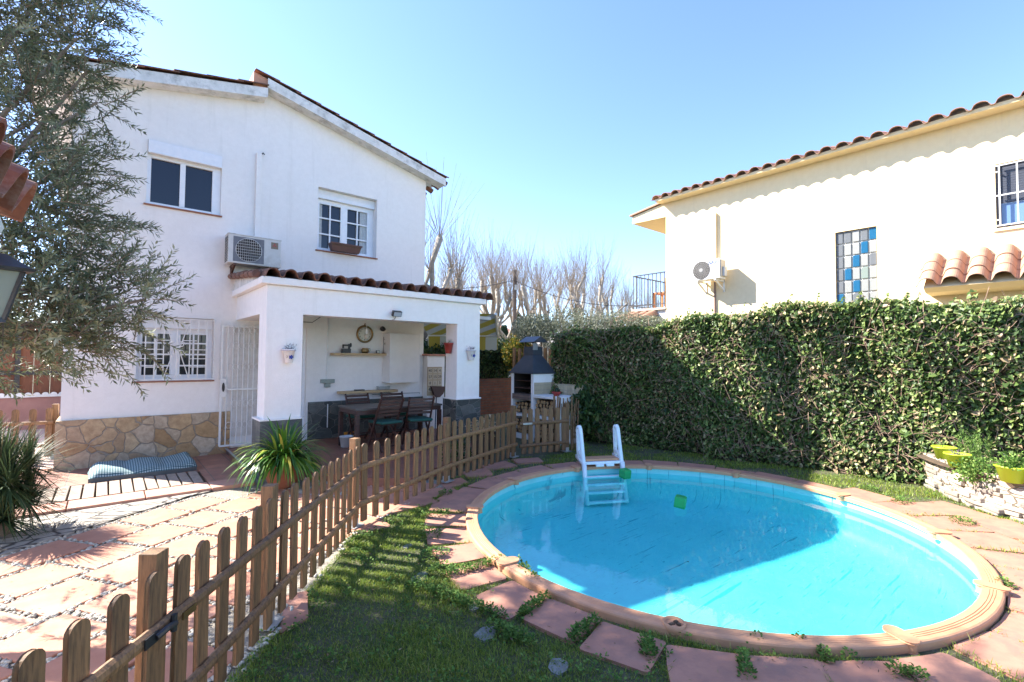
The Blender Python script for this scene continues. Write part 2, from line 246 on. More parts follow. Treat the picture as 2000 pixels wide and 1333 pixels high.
# ---------------------------------------------------------------- mesh building
class MB:
    def __init__(s): s.v = []; s.f = []; s.m = []
    def add(s, vs, fs, mi=0):
        o = len(s.v); s.v += [tuple(v) for v in vs]; s.f += [tuple(i+o for i in f) for f in fs]; s.m += [mi]*len(fs); return s
    def boxM(s, Mx, mi=0):
        c = [Mx @ Vector((x, y, z)) for z in (-.5, .5) for y in (-.5, .5) for x in (-.5, .5)]
        return s.add(c, [(0, 2, 3, 1), (4, 5, 7, 6), (0, 1, 5, 4), (1, 3, 7, 5), (3, 2, 6, 7), (2, 0, 4, 6)], mi)
    def box(s, x0, x1, y0, y1, z0, z1, mi=0, rz=0):
        c = Vector(((x0+x1)/2, (y0+y1)/2, (z0+z1)/2))
        return s.boxM(Matrix.Translation(c) @ Matrix.Rotation(rz, 4, 'Z') @ Matrix.Diagonal((x1-x0, y1-y0, z1-z0, 1)), mi)
    def bar(s, a, b, w, h, upv=(0, 0, 1), mi=0):
        a = Vector(a); b = Vector(b); d = b-a; ln = d.length; d = d.normalized(); u = Vector(upv)
        if abs(d.dot(u)) > .98: u = Vector((1, 0, 0))
        x = d.cross(u).normalized(); u = x.cross(d)
        Mx = Matrix((( x.x*w, d.x*ln, u.x*h, 0), (x.y*w, d.y*ln, u.y*h, 0), (x.z*w, d.z*ln, u.z*h, 0), (0, 0, 0, 1)))
        return s.boxM(Matrix.Translation((a+b)/2) @ Mx, mi)
    def tube(s, pts, rad, n=8, mi=0, cap=True):
        pts = [Vector(p) for p in pts]; rad = rad if hasattr(rad, '__len__') else [rad]*len(pts); vs = []; prev = None
        for i, p in enumerate(pts):
            d = (pts[min(i+1, len(pts)-1)]-pts[max(i-1, 0)]).normalized()
            if prev is None: x = d.orthogonal().normalized()
            else:
                x = prev-d*prev.dot(d); x = x.normalized() if x.length > 1e-6 else d.orthogonal().normalized()
            prev = x; y = d.cross(x)
            vs += [p+(x*math.cos(2*PI*k/n)+y*math.sin(2*PI*k/n))*rad[i] for k in range(n)]
        fs = [(i*n+k, i*n+(k+1) % n, (i+1)*n+(k+1) % n, (i+1)*n+k) for i in range(len(pts)-1) for k in range(n)]
        if cap: fs += [tuple(reversed(range(n))), tuple(range((len(pts)-1)*n, len(pts)*n))]
        return s.add(vs, fs, mi)
    def lathe(s, prof, c=(0, 0, 0), n=24, mi=0, ax=None):
        Q = Matrix.Identity(4) if ax is None else Vector(ax).to_track_quat('Z', 'Y').to_matrix().to_4x4()
        Q = Matrix.Translation(c) @ Q; vs = []
        for r, z in prof: vs += [Q @ Vector((r*math.cos(2*PI*k/n), r*math.sin(2*PI*k/n), z)) for k in range(n)]
        fs = [(i*n+k, i*n+(k+1) % n, (i+1)*n+(k+1) % n, (i+1)*n+k) for i in range(len(prof)-1) for k in range(n)]
        return s.add(vs, fs, mi)
    def prism(s, poly, O, U, V, dep, mi=0):
        """polygon in plane (U,V) at O, extruded by vector dep"""
        O = Vector(O); U = Vector(U); V = Vector(V); D = Vector(dep); n = len(poly)
        a = [O+U*x+V*y for x, y in poly]; b = [p+D for p in a]
        fs = [tuple(range(n)), tuple(range(2*n-1, n-1, -1))]+[(i, (i+1) % n+0, (i+1) % n+n, i+n) for i in range(n)]
        if U.cross(V).dot(D) > 0: fs = [tuple(reversed(f)) for f in fs]
        return s.add(a+b, fs, mi)
    def flat(s, poly, z0, z1, mi=0): return s.prism([(p[0], p[1]) for p in poly], (0, 0, z0), (1, 0, 0), (0, 1, 0), (0, 0, z1-z0), mi)
    def build(s, name, mats, parent=None, bev=0, smooth=False, loc=None):
        off = Vector((0, 0, 0)); p = parent
        while p: off += p.location; p = p.parent
        if loc is not None: off += Vector(loc)
        me = bpy.data.meshes.new(name); me.from_pydata([(v[0]-off.x, v[1]-off.y, v[2]-off.z) for v in s.v], [], s.f)
        mats = mats if isinstance(mats, (list, tuple)) else [mats]
        for m in mats: me.materials.append(m)
        if len(mats) > 1: me.polygons.foreach_set('material_index', s.m)
        if smooth: me.polygons.foreach_set('use_smooth', [True]*len(me.polygons))
        me.update(); o = bpy.data.objects.new(name, me); COL.objects.link(o); o.parent = parent
        if loc is not None: o.location = loc
        if bev:
            b = o.modifiers.new('b', 'BEVEL'); b.width = bev; b.segments = 2; b.limit_method = 'ANGLE'; b.angle_limit = R(40)
        if smooth == 2:
            pass
        return o
def tag(o, label=None, cat=None, group=None, kind=None):
    for k, v in (('label', label), ('category', cat), ('group', group), ('kind', kind)):
        if v: o[k] = v
    return o
def thing(name, label, cat, loc=(0, 0, 0), group=None, kind=None):
    o = bpy.data.objects.new(name, None); COL.objects.link(o); o.location = loc; o.empty_display_size = .2; return tag(o, label, cat, group, kind)
def kids(o): return [c for c in bpy.data.objects if c.parent == o]
def dup(o, parent=None):
    c = o.copy(); COL.objects.link(c); c.parent = parent
    for ch in kids(o): dup(ch, c)
    return c
def struct(name, mb, mat, **k): o = mb.build(name, mat, **k); o['kind'] = 'structure'; return o
def text_mb(txt, size, O, U, V, depth=.002, align='CENTER'):
    c = bpy.data.curves.new('t', 'FONT'); c.body = txt; c.size = size; c.align_x = align; c.align_y = 'CENTER'; c.extrude = depth/2
    t = bpy.data.objects.new('t', c); COL.objects.link(t); dg = bpy.context.evaluated_depsgraph_get(); me = bpy.data.meshes.new_from_object(t.evaluated_get(dg))
    mb = MB(); O = Vector(O); U = Vector(U); V = Vector(V); N = U.cross(V)
    mb.add([O+U*v.co.x+V*v.co.y+N*v.co.z for v in me.vertices], [tuple(p.vertices) for p in me.polygons])
    bpy.data.objects.remove(t); bpy.data.curves.remove(c); return mb

SH = {'lance': ([(0, 0, 0), (.45, .5, .03), (1, 0, 0), (.45, -.5, .03)], [(0, 1, 2, 3)]),
      'ivy': ([(0, 0, 0), (.05, .5, .1), (.55, .42, .08), (1, 0, -.08), (.55, -.42, .08), (.05, -.5, .1)], [(0, 1, 2, 3), (0, 3, 4, 5)]),
      'round': ([(0, 0, 0), (.3, .45, .06), (.75, .4, .06), (1, 0, 0), (.75, -.4, .06), (.3, -.45, .06)], [(0, 1, 2, 3), (0, 3, 4, 5)])}
def unit(a): return a/np.maximum(np.linalg.norm(a, axis=1, keepdims=True), 1e-9)
def leaves(name, P, D, N, Ln, Wd, mat, parent=None, shape='lance', rnd=None, off=(0, 0, 0)):
    P = np.asarray(P, float); n = len(P); D = unit(np.asarray(D, float)); Sx = unit(np.cross(D, N)); N = np.cross(Sx, D)
    T, F = SH[shape]; T = np.array(T); Ln = np.broadcast_to(Ln, n)[:, None]; Wd = np.broadcast_to(Wd, n)[:, None]
    vs = np.stack([P+D*Ln*t[0]+Sx*Wd*t[1]+N*Ln*t[2] for t in T], 1).reshape(-1, 3)
    p = parent; o3 = Vector(off)
    while p: o3 += p.location; p = p.parent
    vs = vs-np.array(o3); F = np.array(F); fs = (F[None]+(np.arange(n)*len(T))[:, None, None]).reshape(-1, F.shape[1])
    me = bpy.data.meshes.new(name); me.from_pydata(vs.tolist(), [], fs.tolist()); me.materials.append(mat)
    rnd = RNG.random(n) if rnd is None else rnd
    a = me.attributes.new('rnd', 'FLOAT', 'FACE'); a.data.foreach_set('value', np.repeat(np.clip(rnd, 0, 1), len(F)).astype('f'))
    me.update(); o = bpy.data.objects.new(name, me); COL.objects.link(o); o.parent = parent
    if parent is None: o.location = off
    return o
def rdir(n): return unit(RNG.normal(size=(n, 3)))
def strap(mb_v, mb_f, rn, base, d, n_, ln, w, droop, seg=5, r=.5, fold=.0):
    """one long bending leaf blade appended to raw lists"""
    p = Vector(base); d = Vector(d).normalized(); st = ln/seg; o = len(mb_v); s = d.cross(Vector((0, 0, 1)))
    s = s.normalized() if s.length > 1e-3 else Vector((1, 0, 0))
    for i in range(seg+1):
        t = i/seg; ww = w*(.6+.9*t-1.5*t*t if t > .3 else .8)*.5; ww = max(ww, .0008)
        mb_v += [tuple(p-s*ww), tuple(p+s*ww)]; p = p+d*st; d = (d+Vector((0, 0, -droop))).normalized()
    for i in range(seg): a = o+2*i; mb_f.append((a, a+1, a+3, a+2)); rn.append(r)
def raw(name, v, f, rn, mat, parent=None):
    p = parent; off = Vector((0, 0, 0))
    while p: off += p.location; p = p.parent
    me = bpy.data.meshes.new(name); me.from_pydata([(a-off.x, b-off.y, c-off.z) for a, b, c in v], [], f); me.materials.append(mat)
    a = me.attributes.new('rnd', 'FLOAT', 'FACE'); a.data.foreach_set('value', np.clip(np.array(rn, 'f'), 0, 1)); me.polygons.foreach_set('use_smooth', [True]*len(f))
    me.update(); o = bpy.data.objects.new(name, me); COL.objects.link(o); o.parent = parent; return o
def wave_tiles(name, mat, parent, O, U, V, width, length, pitch=.24, amp=.05, course=.38, thick=.014, jit=.006, seg=10, lift=.022):
    """courses of barrel tiles: U across, V down the slope; each course laps over the next lower one"""
    mb = MB(); O = Vector(O); U = Vector(U).normalized(); V = Vector(V).normalized(); N = U.cross(V).normalized()
    if N.z < 0: N = -N
    nc = max(1, round(length/course)); cl = length/nc; nx = max(1, round(width/pitch)); pw = width/nx
    for c in range(nc):
        for k in range(nx):
            j = random.uniform(-jit, jit); e = random.uniform(-jit, jit)*1.5; top = []; bot = []
            v0 = c*cl-.05*(c > 0); v1 = (c+1)*cl+e+(.03 if c < nc-1 else 0)
            for i in range(seg+1):
                x = i/seg; t = (x-.5)/.36; q = min(x, 1-x)/.14
                z = amp*(2*math.sqrt(1-t*t)-1) if abs(t) < 1 else -amp-.7*amp*math.sqrt(max(0, 1-q*q))
                for (lst, dz) in ((top, thick), (bot, 0)):
                    lst.append((O+U*(k*pw+x*pw)+V*v0+N*(z+dz+j), O+U*(k*pw+x*pw)+V*v1+N*(z+dz+lift+j)))
            vs = []; n = seg+1
            for a, b in top: vs += [a, b]
            for a, b in bot: vs += [a, b]
            fs = []
            for i in range(seg):
                a = 2*i; b = 2*n+2*i; fs += [(a, a+2, a+3, a+1), (b+1, b+3, b+2, b), (a+1, a+3, b+3, b+1), (b, b+2, a+2, a)]
            fs += [(0, 1, 2*n+1, 2*n), (2*n-2, 4*n-2, 4*n-1, 2*n-1)]
            mb.add(vs, fs)
    o = mb.build(name, mat, parent); return o

# ---------------------------------------------------------------- ground, pool pit, paving
PC = Vector((4.625, 2.645, 0)); PR = 2.18                                     # pool centre and inner radius
def ring_ground(name, mat, z, r_in, outer, n=88):
    """sheet with a round hole for the pool; outer(angle) gives the outer radius"""
    mb = MB(); vs = []
    for k in range(n):
        a = 2*PI*k/n; c, s = math.cos(a), math.sin(a)
        vs += [(PC.x+c*r, PC.y+s*r, z) for r in (r_in, outer(a))]
    mb.add(vs, [(2*k, 2*k+1, (2*k+3) % (2*n), (2*k+2) % (2*n)) for k in range(n)]); return mb
groundm = M('garden_ground', (.10, .085, .05), (.055, .075, .025), .95, 5, c3=(.2, .155, .10), sc3=1.6, amt3=.6, bs=.6, bd=.02)
struct('ground', ring_ground('ground', groundm, 0, PR+.1, lambda a: 600), groundm)
lawnm = M('lawn_soil', (.045, .06, .02), (.075, .07, .03), .95, 14, c3=(.03, .055, .01), sc3=3, amt3=.6, bs=.6, bd=.02)

FP = [Vector((.2, 2.38, 0)), Vector((.81, 3.16, 0)), Vector((1.85, 4.45, 0)), Vector((3.42, 5.30, 0)), Vector((5.10, 5.94, 0)), Vector((6.1, 5.72, 0))]   # fence posts
# pebble bed and slabs of the patio, laid at 33 degrees to the house
pebm = M('pebble_bed', (.42, .38, .30), (.2, .17, .13), .9, 60, bs=.8, bd=.02, bsc=90)
patio_poly = [(-9, -3), (-1.2, -.2), (.05, 2.2), (.83, 3.12), (1.87, 4.42), (3.44, 5.27), (3.3, 5.9), (2.6, 6.6), (1.45, 7.2), (-9, 7.2)]
struct('patio_bed', MB().flat(patio_poly, -.01, .006), pebm)
def inpoly(x, y, P):
    c = False; j = len(P)-1
    for i in range(len(P)):
        if (P[i][1] > y) != (P[j][1] > y) and x < (P[j][0]-P[i][0])*(y-P[i][1])/(P[j][1]-P[i][1])+P[i][0]: c = not c
        j = i
    return c
A33 = R(33.5); ux = Vector((math.cos(A33), math.sin(A33), 0)); uy = Vector((-math.sin(A33), math.cos(A33), 0))
slab_o = Vector((.30, 5.0, 0)); PX, PY = .452, .482; slabs = []; mb = MB()
_fl = [onZ(*p) for p in ((-300, 1190), (40, 1077), (150, 1042), (215, 1022), (372, 972), (480, 958))]
flag_line = lambda x: float(np.interp(x, [p.x for p in _fl], [p.y for p in _fl]))                   # slabs lie below this line, flagstones above it
for i in range(-16, 14):
    for j in range(-16, 10):
        c = slab_o+ux*((i+.5)*PX+(.06 if j % 2 else -.04))+uy*((j-.42)*PY); 
        cs = [c+ux*a*.19+uy*b*.202 for a, b in ((-1, -1), (1, -1), (1, 1), (-1, 1))]
        if any(q.y > flag_line(q.x)-.02 for q in cs) or c.x < -5 or c.y < -.5: continue
        if not all(inpoly(q.x, q.y, patio_poly) for q in cs): continue
        slabs.append(c); t = random.uniform(-.012, .012); h = .020+random.uniform(-.003, .005)
        mb.boxM(Matrix.Translation(c+Vector((0, 0, h/2+.004))) @ Matrix.Rotation(A33+t, 4, 'Z') @ Matrix.Rotation(random.uniform(-.008, .008), 4, 'X') @ Matrix.Diagonal((.406+random.uniform(-.010, .010), .428+random.uniform(-.012, .012), h, 1)))
o = struct('patio', mb, M('patio_slabs', (.50, .235, .145), (.43, .19, .115), .8, 6, c3=(.52, .33, .24), sc3=1.6, amt3=.55, bs=.3, bd=.003), bev=.006)
# rounded pebbles in the joints near enough to be seen
pv = []; 
for _ in range(42000):
    x = random.uniform(-1.6, 2.6); y = random.uniform(1.6, 6.8)
    if y > flag_line(x)-.03 or not inpoly(x, y, patio_poly): continue
    q = Vector((x, y, 0))-slab_o; a = (q.dot(ux)/PX)-.5; b = q.dot(uy)/PY+.42; j = round(b); a -= (.06 if j % 2 else -.04)/PX
    if abs(a-round(a))*PX < .2 and abs(b-j)*PY < .21: continue
    pv.append((x, y))
mb = MB(); 
for x, y in pv:
    r = random.uniform(.010, .021); an = random.uniform(0, PI); c, s = math.cos(an), math.sin(an); e = random.uniform(.55, .85); n = 6; vs = []
    for rr, zz in ((.55, 0), (1, .35), (.8, .75), (.001, .95)):
        for k in range(n): px_, py_ = math.cos(2*PI*k/n)*rr, math.sin(2*PI*k/n)*rr*e; vs.append((x+r*(px_*c-py_*s), y+r*(px_*s+py_*c), .008+zz*r))
    mb.add(vs, [(i*n+k, i*n+(k+1) % n, (i+1)*n+(k+1) % n, (i+1)*n+k) for i in range(3) for k in range(n)])
pebc = M('pale_pebbles', (.56, .52, .43), (.32, .29, .23), .75, 14, bs=0)
o = mb.build('pebble_joints', pebc, smooth=True); tag(o, 'small pale pebbles filling the joints between the patio slabs', 'pebbles', kind='stuff')
# flagstone triangle, border slabs, tiled apron
struct('flagstone_path', MB().flat([(-9, 1.0)]+[(p.x, p.y) for p in _fl[:-1]]+[(1.0, 6.72), (-9, 6.72)], .0, .024), flag)
mb = MB(); x = -6.
while x < 1.2:
    w = random.uniform(.62, .68); mb.box(x, min(x+w-.012, 1.45), 6.74, 7.09, 0, .05); x += w
struct('border_path', mb, M('border_slabs', (.56, .29, .2), (.48, .235, .165), .8, 6, c3=(.62, .44, .34), sc3=1.8, amt3=.6), bev=.005)
struct('apron_floor', MB().flat([(-6, 7.9), (-6, 9.3), (-.6, 9.3), (-.6, 9.02), (1.56, 9.02), (1.45, 6.74), (1.0, 7.1), (1.0, 7.9)], 0, .045), aprontile)
struct('apron_base', MB().box(-6, 1.0, 7.1, 7.9, 0, .02), soil)
struct('side_yard', MB().box(-12, -.5, 9.3, 14.5, 0, .03), M('side_yard_paving', (.62, .48, .42), (.56, .42, .36), .85, 3))
mb = MB(); x = -3.2; k = 0
while x < .9:
    if not (-.36 < x < -.30): mb.box(x, x+.098, 7.12+.01*math.sin(k*2.1), 7.86+.01*math.sin(k*3.7), .02, .052, rz=random.uniform(-.012, .012))
    x += .116; k += 1
t = thing('wooden_duckboard', 'weathered wooden slats laid flat in front of the mattress', 'duckboard', (-1, 7.5, .02)); mb.build('slats', greywood, t, bev=.004)
# porch floor, one low step up
pf = [(1.50, 9.03), (1.47, 7.22), (2.12, 6.50), (2.50, 5.80), (2.95, 5.44), (3.75, 5.90), (4.35, 6.15), (5.2, 6.9), (6.1, 8.6), (6.1, 11), (5.15, 11), (5.15, 9.03)]
struct('porch_floor', MB().flat(pf, 0, .12), porchtile)
mb = MB(); 
for a, b in zip([(1.497, 8.99), (1.467, 7.215)], [(1.467, 7.215), (1.9, 6.74)]): mb.bar((*a, .124), (*b, .124), .03, .012)
o = mb.build('metal_edge_trim', galv); tag(o, 'thin metal strip along the left edge of the porch step', 'edge trim')

# pool: liner, coping sections, joint caps, water
JA = [136.5, 173.3, 207.7, 241.2, 275.3, 307.1, 338.7, 13.0, 44.1, 73.6, 104.1]
def pp(a, r, z=0): return Vector((PC.x+r*math.cos(a), PC.y+r*math.sin(a), z))
pool = thing('swimming_pool', 'round sunken pool with turquoise liner and salmon plastic coping', 'swimming pool', (PC.x, PC.y, 0))
DEP = -.44; WZ = -.065
mb = MB(); n = 132; prof = [(PR+.03, .04), (PR+.02, -.06), (PR+.01, DEP+.12), (PR-.03, DEP+.04), (PR-.12, DEP), (PR*.6, DEP-.01), (PR*.3, DEP-.01), (.01, DEP)]
vs = []
for r, z in prof: vs += [pp(2*PI*k/n, r, z) for k in range(n)]
mb.add(vs, [(i*n+k, (i+1)*n+k, (i+1)*n+(k+1) % n, i*n+(k+1) % n) for i in range(len(prof)-1) for k in range(n)])
lo = mb.build('liner', liner, pool, smooth=True)
csec = [(-.010, .01), (-.013, .048), (-.006, .054), (.030, .056), (.033, .052), (.036, .056), (.046, .056), (.049, .052), (.052, .056), (.062, .056), (.065, .052), (.068, .056), (.094, .055), (.103, .050), (.107, .040), (.108, .0), (.10, .0), (.095, .02)]
for k in range(11):
    a0 = R(JA[k]); a1 = R(JA[(k+1) % 11]); 
    if a1 < a0: a1 += 2*PI
    mb = MB(); ns = 9; vs = []
    for i in range(ns+1):
        a = a0+(a1-a0)*i/ns
        for dr, z in csec: vs.append(pp(a, PR+dr, z))
    c = len(csec); mb.add(vs, [(i*c+j, (i+1)*c+j, (i+1)*c+j+1, i*c+j+1) for i in range(ns) for j in range(c-1)])
    for g in (.04, .052, .064, .10):                       # moulded grooves
        for i in range(ns):
            pass
    mb.build('coping_section', coping, pool)
for k, ja in enumerate(JA):
    a = R(ja); e = Vector((math.cos(a), math.sin(a), 0)); f = Vector((-e.y, e.x, 0)); mb = MB(); half = .055
    if k == 2:                                             # the cap whose lid is missing: an open dirty cup
        mb.lathe([(.055, .01), (.066, .04), (.068, .068), (.058, .070), (.052, .045), (.0, .04)], pp(a, PR+.055), 20)
        o = mb.build('joint_cap', coping, pool, smooth=True); o['label'] = 'open joint cap with its lid missing and dark leaves inside'
        db = MB()
        for q in range(14): an = random.uniform(0, 2*PI); r = random.uniform(0, .045); db.box(*[v for w in (pp(a, PR+.055, 0).x+r*math.cos(an), pp(a, PR+.055, 0).y+r*math.sin(an)) for v in (w-.009, w+.009)], .041, .050+random.uniform(0, .018), rz=an)
        db.build('leaf_litter', soil, o); continue
    outl = []
    for i in range(9): t = -PI/2+PI*i/8; outl.append((.085+half*math.cos(t), half*math.sin(t)))
    for i in range(9): t = PI/2+PI*i/8; outl.append((-.01+half*math.cos(t), half*math.sin(t)))
    c0 = pp(a, PR+.004, .0562); mb.prism([(x*.9, y*.9) for x, y in outl], c0, e, f, (0, 0, .012))
    mb.box(-.0, .1, -.03, .03, 0, .1) if False else None
    mb.prism([(x*.8, y*.7) for x, y in outl], pp(a, PR+.01, .0), e, f, (0, 0, .0562))
    mb.build('joint_cap', coping, pool, bev=.004)
grv = MB()
for dr, z in ((.045, .1445), (.058, .1445), (.071, .1445), (.1, .139)):
    pass

watm, n_, l_, b_ = newmat('pool_water')
n_.remove(b_); gl = n_.new('ShaderNodeBsdfGlossy'); gl.inputs['Roughness'].default_value = .0
tb = n_.new('ShaderNodeBsdfTransparent'); tb.inputs[0].default_value = (.54, .93, .955, 1)
fr = n_.new('ShaderNodeFresnel'); fr.inputs[0].default_value = 1.33; mx = n_.new('ShaderNodeMixShader')
ge_ = n_.new('ShaderNodeNewGeometry'); mi_ = n_.new('ShaderNodeMath'); mi_.operation = 'MULTIPLY_ADD'; mi_.inputs[1].default_value = 1/1.33-1.33; mi_.inputs[2].default_value = 1.33     # same surface reflectance for light from either side
l_.new(ge_.outputs['Backfacing'], mi_.inputs[0]); l_.new(mi_.outputs[0], fr.inputs[0])
nz = tex(n_, l_, 'ShaderNodeTexNoise', 9., Detail=4); nz2 = tex(n_, l_, 'ShaderNodeTexNoise', 2., Detail=2); ad_ = n_.new('ShaderNodeMath'); ad_.operation = 'MULTIPLY_ADD'; ad_.inputs[1].default_value = .35; l_.new(nz.outputs['Fac'], ad_.inputs[0]); l_.new(nz2.outputs['Fac'], ad_.inputs[2])
bm = n_.new('ShaderNodeBump'); bm.inputs['Strength'].default_value = .16; bm.inputs['Distance'].default_value = .012
l_.new(ad_.outputs[0], bm.inputs['Height']); l_.new(bm.outputs[0], gl.inputs['Normal'])
l_.new(fr.outputs[0], mx.inputs[0]); l_.new(tb.outputs[0], mx.inputs[1]); l_.new(gl.outputs[0], mx.inputs[2]); l_.new(mx.outputs[0], n_['Material Output'].inputs[0])
mb = MB(); vs = [pp(2*PI*k/n, PR+.02, WZ) for k in range(n)]; mb.add(vs+[(PC.x, PC.y, WZ)], [(k, (k+1) % n, n) for k in range(n)]); wo = struct('water', mb, watm, smooth=True)

# irregular terracotta pavers round the pool
mb = MB(); pav = []
def paver(poly, z0=0., h=.018):
    cx = sum(p[0] for p in poly)/len(poly); cy = sum(p[1] for p in poly)/len(poly); pav.append(poly)
    ce = Vector((cx, cy)); poly = [tuple(ce+(Vector(p)-ce)*1.05) for p in poly]; P = []
    for i in range(len(poly)):                              # rounded, slightly irregular outline
        a = Vector(poly[i-1]); b = Vector(poly[i]); c = Vector(poly[(i+1) % len(poly)])
        P += [b+(a-b)*.06, b+(a-b)*.018+(c-b)*.018, b+(c-b)*.06, b+(c-b)*.5+Vector((random.uniform(-.008, .008), random.uniform(-.008, .008)))]
    mb.flat([(p.x, p.y) for p in P], z0, z0+h+random.uniform(-.006, .008))
zB = lambda x, y: onZ(800+x*.2025, 880+y*.2025, .03).xy; zC = lambda x, y: onZ(600+x*.3623, 850+y*.3623, .03).xy; zD = lambda x, y: onZ(1200+x*.4, 880+y*.4, .03).xy
for fn, q in ((zB, ((385, 375), (655, 390), (575, 470), (265, 470))), (zB, ((235, 492), (560, 490), (548, 590), (190, 575))), (zB, ((170, 603), (540, 603), (535, 718), (150, 712))),
              (zB, ((150, 745), (540, 732), (600, 868), (190, 885))), (zB, ((220, 940), (612, 885), (735, 1015), (330, 1085))), (zB, ((340, 1150), (745, 1042), (925, 1210), (500, 1320))),
              (zC, ((905, 860), (1105, 775), (1290, 868), (1078, 975))), (zC, ((1170, 985), (1300, 878), (1580, 985), (1420, 1100))), (zC, ((1475, 1140), (1595, 1000), (1925, 1105), (1830, 1262))),
              (zD, ((262, 945), (612, 992), (650, 1180), (290, 1150))), (zD, ((628, 998), (990, 1020), (1100, 1230), (700, 1215))), (zD, ((1003, 1022), (1345, 1022), (1560, 1180), (1120, 1200))),
              (zD, ((1360, 1020), (1610, 985), (1880, 1120), (1580, 1175)))):
    paver([tuple(fn(*p)) for p in q])
JO = [247.5, 258, 269, 280, 291, 301, 312, 322, 333, 345, 357, 369, 381, 393, 404.5, 416, 428, 440, 452, 464, 476, 487, 498]
for a0, a1 in zip(JO, JO[1:]):
    w = .50 if a0 < 335 else .34
    w += random.uniform(-.04, .04); g = .35
    q = [pp(R(a0+g), PR+.14), pp(R(a1-g), PR+.14), pp(R(a1-g*1.5), PR+.14+w+random.uniform(-.03, .03)), pp(R(a0+g*1.5), PR+.14+w+random.uniform(-.03, .03))]
    paver([(p.x, p.y) for p in q])
for a0, w0 in ((257, .52), (268.5, .52), (280, .53), (291.5, .53), (303, .52), (314.5, .5), (326, .5)):           # second row at the lower right
    q = [pp(R(a0-5.4), PR+.17+w0), pp(R(a0+5.4), PR+.17+w0), pp(R(a0+5.2), PR+.6+w0), pp(R(a0-5.2), PR+.6+w0)]; paver([(p.x, p.y) for p in q])
for quad in (((700, 995), (815, 968), (855, 985), (735, 1012)), ((800, 965), (880, 952), (893, 963), (830, 978)), ((905, 925), (950, 917), (962, 930), (915, 936)),
             ((940, 912), (985, 903), (1010, 912), (960, 920)), ((860, 945), (900, 935), (915, 945), (872, 956)), ((1000, 900), (1050, 897), (1060, 905), (1012, 908)), ((650, 1020), (730, 1005), (760, 1030), (650, 1060)), ((560, 1170), (600, 1160), (600, 1210), (548, 1240))):
    paver([tuple(onZ(*p).xy) for p in quad])
struct('pool_paving', mb, terra2, bev=.006)
for k, (px_, py_, rx, ry, lb) in enumerate(((948, 1240, .085, .06, 'flat grey stepping stone in the middle of the shaded lawn'), (1090, 1305, .075, .055, 'flat grey stepping stone nearest the camera beside the pool pavers'),
        (820, 1130, .09, .05, 'pale stepping stone beside the pavers at the edge of the sunlit grass'), (795, 1070, .05, .035, 'small whitish stone in the picket shadows on the grass'), (925, 1190, .04, .03, 'small half buried stone between the grass and the pool pavers'))):
    c = onZ(px_, py_); mb = MB(); P = [(rx*random.uniform(.65, 1.15)*math.cos(t*2*PI/9), ry*random.uniform(.65, 1.15)*math.sin(t*2*PI/9)) for t in range(9)]
    mb.prism(P, c, ux, uy, (0, 0, .013)); tag(mb.build('stepping_stone', M('grey_stone', (.24, .24, .22), (.16, .16, .15), .85, 14) if 'grey_stone' not in MATS else MATS['grey_stone'], bev=.006, loc=c), lb, 'stepping stone', 'stepping stones in the lawn')

# ---------------------------------------------------------------- picket fences
def picket_mb(w=.075, th=.018, h=.80, z0=.06):
    P = [(-w/2, z0), (w/2, z0)]+[(w/2*math.cos(t), h-w/2*.9+w/2*.9*math.sin(t)) for t in [PI*i/8 for i in range(9)]]
    return MB().prism(P, (0, -th/2, 0), (1, 0, 0), (0, 0, 1), (0, th, 0))
pk_mesh = None
def fence(A, B, n, label, name='picket_fence', posts=(True, False), h=.80, ph=.86, inset=.09, side=-1, foot=True, group='picket fence panels round the lawn', rails=(.24, .585)):
    """panel from A to B: local x along it; rails on the lawn side"""
    global pk_mesh
    d = B-A; ln = d.length; t = thing(name, label, 'fence panel', A, group); yaw = math.atan2(d.y, d.x)
    mb_pk = picket_mb(h=h)
    first = None
    for k in range(n):
        x = inset+(ln-2*inset)*k/(n-1)
        if pk_mesh is None or h != .80: o = mb_pk.build('picket', wood); pk_mesh = o.data if h == .80 else pk_mesh; 
        else: o = bpy.data.objects.new('picket', pk_mesh); COL.objects.link(o)
        if not o.modifiers: b = o.modifiers.new('b', 'BEVEL'); b.width = .003; b.segments = 1; b.limit_method = 'ANGLE'
        o.parent = t; o.location = (x, 0, random.uniform(-.006, .006)); o.rotation_euler = (random.uniform(-.008, .008), random.uniform(-.012, .012), 0)
    for z in rails:
        mb = MB(); P = [(0, -.026), (.012, -.028), (.026, -.018), (.030, 0), (.026, .018), (.012, .028), (0, .026)]
        mb.prism([(side*(x+.0105), y) for x, y in P], (.0, 0, z*h/.8), (0, 1, 0), (0, 0, 1), (ln, 0, 0)); mb.build('rail', wood).parent = t
    for i, on in enumerate(posts):
        if not on: continue
        x = 0 if i == 0 else ln; mb = MB().box(x-.036, x+.036, -.036+.05, .036+.05, .10, ph); o = mb.build('post', wood, bev=.003); o.parent = t
        mb = MB().box(x-.033, x+.033, -.033+.05, .033+.05, .012, .101); mb.box(x-.075, x+.075, -.075+.05, .075+.05, .030, .036); f = mb.build('post_foot', galv); f.parent = o
    t.rotation_euler = (0, 0, yaw); return t
g0 = FP[0]+(FP[0]-FP[1]).normalized()*1.12
gt = fence(g0, FP[0], 7, 'nearest gate panel in the lower left corner with a black hinge', 'fence_gate', (False, False), inset=.07)
for z in (.585,):
    mb = MB(); mb.tube([(1.0, -.05, z), (1.04, -.06, z+.01), (1.10, -.055, z)], .013, 8); mb.tube([(1.10, -.05, z-.03), (1.10, -.05, z+.035)], .012, 8); mb.box(.95, 1.02, -.047, -.042, z-.02, z+.02); mb.build('hinge', black).parent = gt
fence(FP[0], FP[1], 6, 'short picket panel between the two front posts by the shaded lawn')
